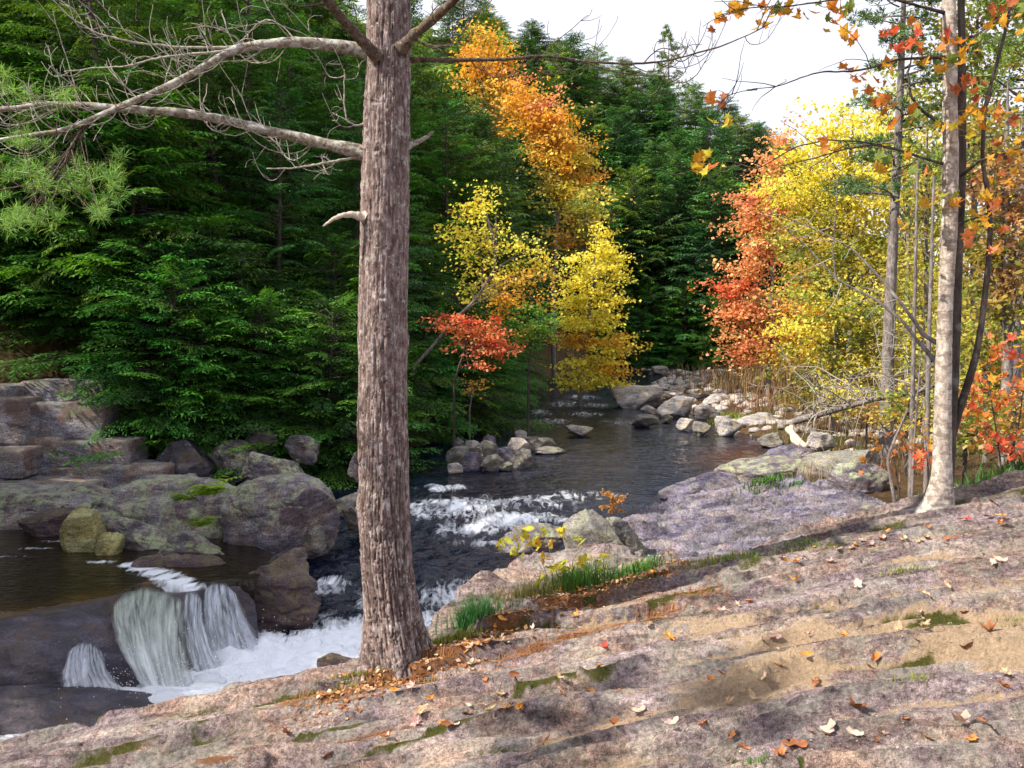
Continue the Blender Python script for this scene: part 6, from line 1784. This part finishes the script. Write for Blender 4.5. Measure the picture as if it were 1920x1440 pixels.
# brown dry brush at the back of the bar: nobody could count its stems
mb = MB()
r = np.random.default_rng(55)
for (px, py, d, n, rad, hh, colr) in ((1350, 700, 62, 260, 4.0, 1.2, (0.20, 0.14, 0.07)), (1430, 720, 48, 420, 4.0, 1.4, (0.24, 0.16, 0.08)), (1480, 745, 38, 420, 3.0, 1.1, (0.26, 0.15, 0.08)), (1560, 760, 30, 420, 3.0, 0.8, (0.22, 0.14, 0.08)), (1650, 800, 24, 400, 3.0, 0.6, (0.20, 0.13, 0.07)), (1600, 850, 21, 300, 2.0, 0.5, (0.24, 0.16, 0.10))):
    c = P(px, py, d)
    xy = c[:2] + r.normal(size=(n, 2)) * np.array((rad, rad)) * 0.5
    pts = np.stack([xy[:, 0], xy[:, 1], ground_h(xy[:, 0], xy[:, 1])], 1)
    V, f4, f3, C = blades(pts, hh, r, colr, 0.5, 0.0004 * d)
    mb.V.append(V)
    mb.F[4].append(f4 + mb.n)
    mb.F[3].append(f3 + mb.n)
    mb.C.append(C)
    mb.n += len(V)
tag(link('dry_brush', mb.data('dry_brush', MAT['litter'], smooth=False)), 'brown dry brush and stalks along the back of the right bank', 'brush', kind='stuff')

# ------------------------------------------------------------------ litter on the slab
mb = MB()
r = np.random.default_rng(66)
n = 9000
xs = r.uniform(-1.55, 1.6, n)
lyn = np.interp(xs, tl[:, 0], tl[:, 1], left=5.6, right=7.0)
ys = lyn + r.normal(size=n) * 0.14
sel = r.random(n) < 0.35
ys[sel] = np.interp(xs[sel], [-2.6, -1.6, 0.0, 1.6], [5.5, 5.62, 5.72, 6.3]) + r.normal(size=sel.sum()) * 0.09
sel2 = r.random(n) < 0.10
ys[sel2] = r.uniform(3.4, 6.8, sel2.sum())
a = r.uniform(0, 3.14, n)
ln = r.uniform(0.03, 0.055, n)
dx, dy = np.cos(a) * ln, np.sin(a) * ln
wx_, wy_ = -np.sin(a) * 0.0016, np.cos(a) * 0.0016
zz0 = slab_z(xs, ys) + 0.008
zz1 = np.maximum(slab_z(xs + dx, ys + dy) + 0.008, zz0 - 0.01)
flat_ = np.abs(slab_z(xs, ys + 0.03) - slab_z(xs, ys - 0.03)) < 0.03
V = np.stack([np.stack([xs - wx_, ys - wy_, zz0], 1), np.stack([xs + wx_, ys + wy_, zz0], 1), np.stack([xs + dx + wx_, ys + dy + wy_, zz1], 1), np.stack([xs + dx - wx_, ys + dy - wy_, zz1], 1)], 1).reshape(-1, 3)
V = V.reshape(-1, 4, 3)[flat_].reshape(-1, 3)
n = int(flat_.sum())
C = np.repeat(np.array((0.32, 0.145, 0.055)) * r.uniform(0.4, 1.5, (n, 1)), 4, axis=0)
tag(link('needle_litter', mesh('needle_litter', V, np.arange(4 * n).reshape(-1, 4), MAT['litter'], cols=C, smooth=False)), 'orange fallen pine needles strewn along the cracks of the slab', 'needles', kind='stuff')

# leaf crumbs in the soil strip, too broken to tell apart
n = 2600
xs = r.uniform(-1.3, 1.5, n)
ys = np.interp(xs, tl[:, 0], tl[:, 1], left=5.7, right=7.0) + r.normal(size=n) * 0.16 + 0.05
Q = leaf_quads(np.stack([xs, ys, slab_z(xs, ys) + 0.012], 1), 0.035, r, 0.8)
cc = np.array([(0.42, 0.26, 0.14), (0.55, 0.40, 0.27), (0.30, 0.13, 0.06), (0.20, 0.10, 0.06), (0.50, 0.24, 0.09)])[r.integers(0, 5, n)] * r.uniform(0.6, 1.2, (n, 1))
tag(link('leaf_litter', mesh('leaf_litter', Q, np.arange(4 * n).reshape(-1, 4), MAT['litter'], cols=np.repeat(cc, 4, axis=0), smooth=False)), 'broken brown leaf litter on the soil strip behind the pine', 'leaf litter', kind='stuff')

FC = {'tan': (0.46, 0.31, 0.19), 'pale': (0.56, 0.43, 0.33), 'brown': (0.26, 0.10, 0.045), 'rust': (0.40, 0.15, 0.05), 'orange': (0.62, 0.26, 0.05), 'red': (0.52, 0.07, 0.05), 'pinkish': (0.52, 0.33, 0.29)}
FL = {k: [leaf_mesh('maple' if j < 1 else 'oval', 400 + 10 * i + j, c, 'litter', 0.9) for j in range(4)] for i, (k, c) in enumerate(FC.items())}


def on_slab(px, py):
    d = np.linspace(2.4, 8.6, 300)
    a, b = (px - 960) / F, (720 - py) / F
    s_ = d / (b * st + ct)
    hit = np.nonzero(slab_z(a * s_, d) > CAMZ + s_ * (b * ct - st))[0]
    return (a * s_[hit[0]], d[hit[0]]) if len(hit) else None


rf = np.random.default_rng(321)


def fallen(px, py, size, col, label, group='fallen leaves on the slab', shape=None, roll=None):
    q = on_slab(px, py)
    if q is None:
        return
    s = size * (0.72 if shape == 0 else 0.95)
    z = float(slab_z(*q))
    nx = (float(slab_z(q[0] + 0.05, q[1])) - float(slab_z(q[0] - 0.05, q[1]))) / 0.1
    o = link('fallen_leaf', FL[col][rf.integers(4) if shape is None else shape], None, (q[0], q[1], z + 0.10 * s + 0.004), (rf.normal() * 0.2 if roll is None else roll, -math.atan(nx) * 0.8 + rf.normal() * 0.15, rf.uniform(0, 6.28)), (s, s, s))
    tag(o, label, 'leaf', group)


notable = [(1600, 1330, 0.17, 'brown', 'large brown curled leaf lying near the bottom of the slab', 0), (1855, 1187, 0.17, 'brown', 'large dark brown leaf on the right, beside the deep crack', 0), (1800, 1362, 0.16, 'pale', 'large cream leaf at the lower right', 1), (1550, 1380, 0.15, 'pale', 'whitish leaf left of the large cream leaf', 1),
           (1490, 1092, 0.13, 'orange', 'bright orange leaf on the upper slab', 0), (1608, 1105, 0.12, 'pale', 'pale pink leaf lying flat on the upper slab', 1), (1512, 1236, 0.10, 'orange', 'small upright orange leaf at the edge of the sand patch', 1), (1450, 1210, 0.12, 'pinkish', 'pinkish white leaf left of the sand patch', 1),
           (1640, 1253, 0.09, 'rust', 'rust leaf on the right of the sand patch', 2), (1815, 1230, 0.10, 'brown', 'dark curled leaf below the large dark brown one', 2), (1890, 1270, 0.12, 'tan', 'tan twisted leaf at the right edge', 0), (1735, 1185, 0.11, 'tan', 'tan curled leaf in the middle of the right slab', 2),
           (1190, 1345, 0.13, 'pale', 'cream hooked leaf at the bottom middle', 1), (1150, 1370, 0.11, 'rust', 'rust red leaf below the cream hooked leaf', 2), (790, 1340, 0.13, 'tan', 'tan upright leaf below the pine foot', 1), (780, 1362, 0.14, 'pinkish', 'pinkish leaf touching the tan upright leaf', 0),
           (1530, 1285, 0.10, 'brown', 'dark leaf pair at the step below the sand patch', 1), (1365, 1320, 0.11, 'tan', 'tan leaf under the dark rock step', 0), (1260, 1370, 0.09, 'pale', 'small cream leaf bottom middle right', 2), (1320, 1368, 0.08, 'rust', 'small brown leaf right of the small cream leaf', 2),
           (1465, 1425, 0.12, 'rust', 'brown leaf at the bottom edge by the green grass', 0), (1490, 1405, 0.13, 'brown', 'dark brown leaf above the bottom edge', 1), (1385, 1140, 0.11, 'pale', 'pale leaf in the small leaf pile on the sand', 0), (1355, 1150, 0.09, 'pinkish', 'pink leaf at the left of the leaf pile', 1), (1405, 1132, 0.09, 'rust', 'brown leaf at the right of the leaf pile', 2),
           (1135, 1225, 0.10, 'red', 'red leaf standing upright on the slab middle', 0), (1255, 1200, 0.10, 'orange', 'salmon leaf lying right of the red upright leaf', 2), (1215, 1185, 0.10, 'tan', 'tan curled leaf above the salmon leaf', 1), (965, 1270, 0.08, 'brown', 'dark brown leaf in the middle left slab', 2), (912, 1285, 0.07, 'rust', 'small rust leaf left of the dark brown one', 0),
           (1815, 980, 0.10, 'red', 'bright red leaf near the foot of the twin trunks', 0), (1880, 985, 0.13, 'pinkish', 'pink leaf heap at the right edge of the crest', 1), (1870, 1060, 0.12, 'pale', 'white leaf in front of the brown needle patch', 1), (1465, 1050, 0.10, 'pinkish', 'pinkish leaf on the crest left', 0), (1555, 1062, 0.10, 'pinkish', 'pinkish curled leaf on the crest right', 0),
           (1735, 1132, 0.08, 'tan', 'light tan leaf on the upper right slab', 1), (1880, 1298, 0.08, 'rust', 'tiny rust leaf at the right edge', 2), (960, 1325, 0.06, 'brown', 'tiny brown leaf on the lower middle slab', 2), (540, 1385, 0.12, 'brown', 'brown leaf at the bottom left of the slab', 0), (840, 1372, 0.09, 'brown', 'dark curled leaf right of the pinkish leaf', 2)]
for px, py, s, c, lb, sh in notable:
    fallen(px, py, s, c, lb, shape=sh)
# the rest, strip by strip
strips = [('soil strip behind the pine', (880, 1220), (1250, 1060), 34, 38), ('crest below the twin trunks', (1480, 1060), (1880, 975), 22, 38), ('slab around the sand patch', (1300, 1300), (1850, 1120), 60, 18), ('slab below the pine foot', (600, 1400), (1150, 1280), 26, 22), ('litter at the pine foot', (640, 1330), (900, 1240), 16, 24), ('lower right corner of the slab', (1250, 1400), (1900, 1360), 30, 12)]
for nm, (xa, ya), (xb, yb), sp, n in strips:
    pts = []
    for k in range(n):
        t = rf.uniform(0, 1)
        pts.append((xa + (xb - xa) * t + rf.normal() * 10, ya + (yb - ya) * t + rf.normal() * sp * 0.6))
    pts.sort()
    for k, (px, py) in enumerate(pts):
        c = ('tan', 'pale', 'rust', 'brown', 'orange', 'pinkish', 'tan')[rf.integers(7)]
        fallen(px, min(py, 1436), rf.uniform(0.045, 0.085), c, f'small {c} fallen leaf, {ORD[k]} from left on the {nm}')
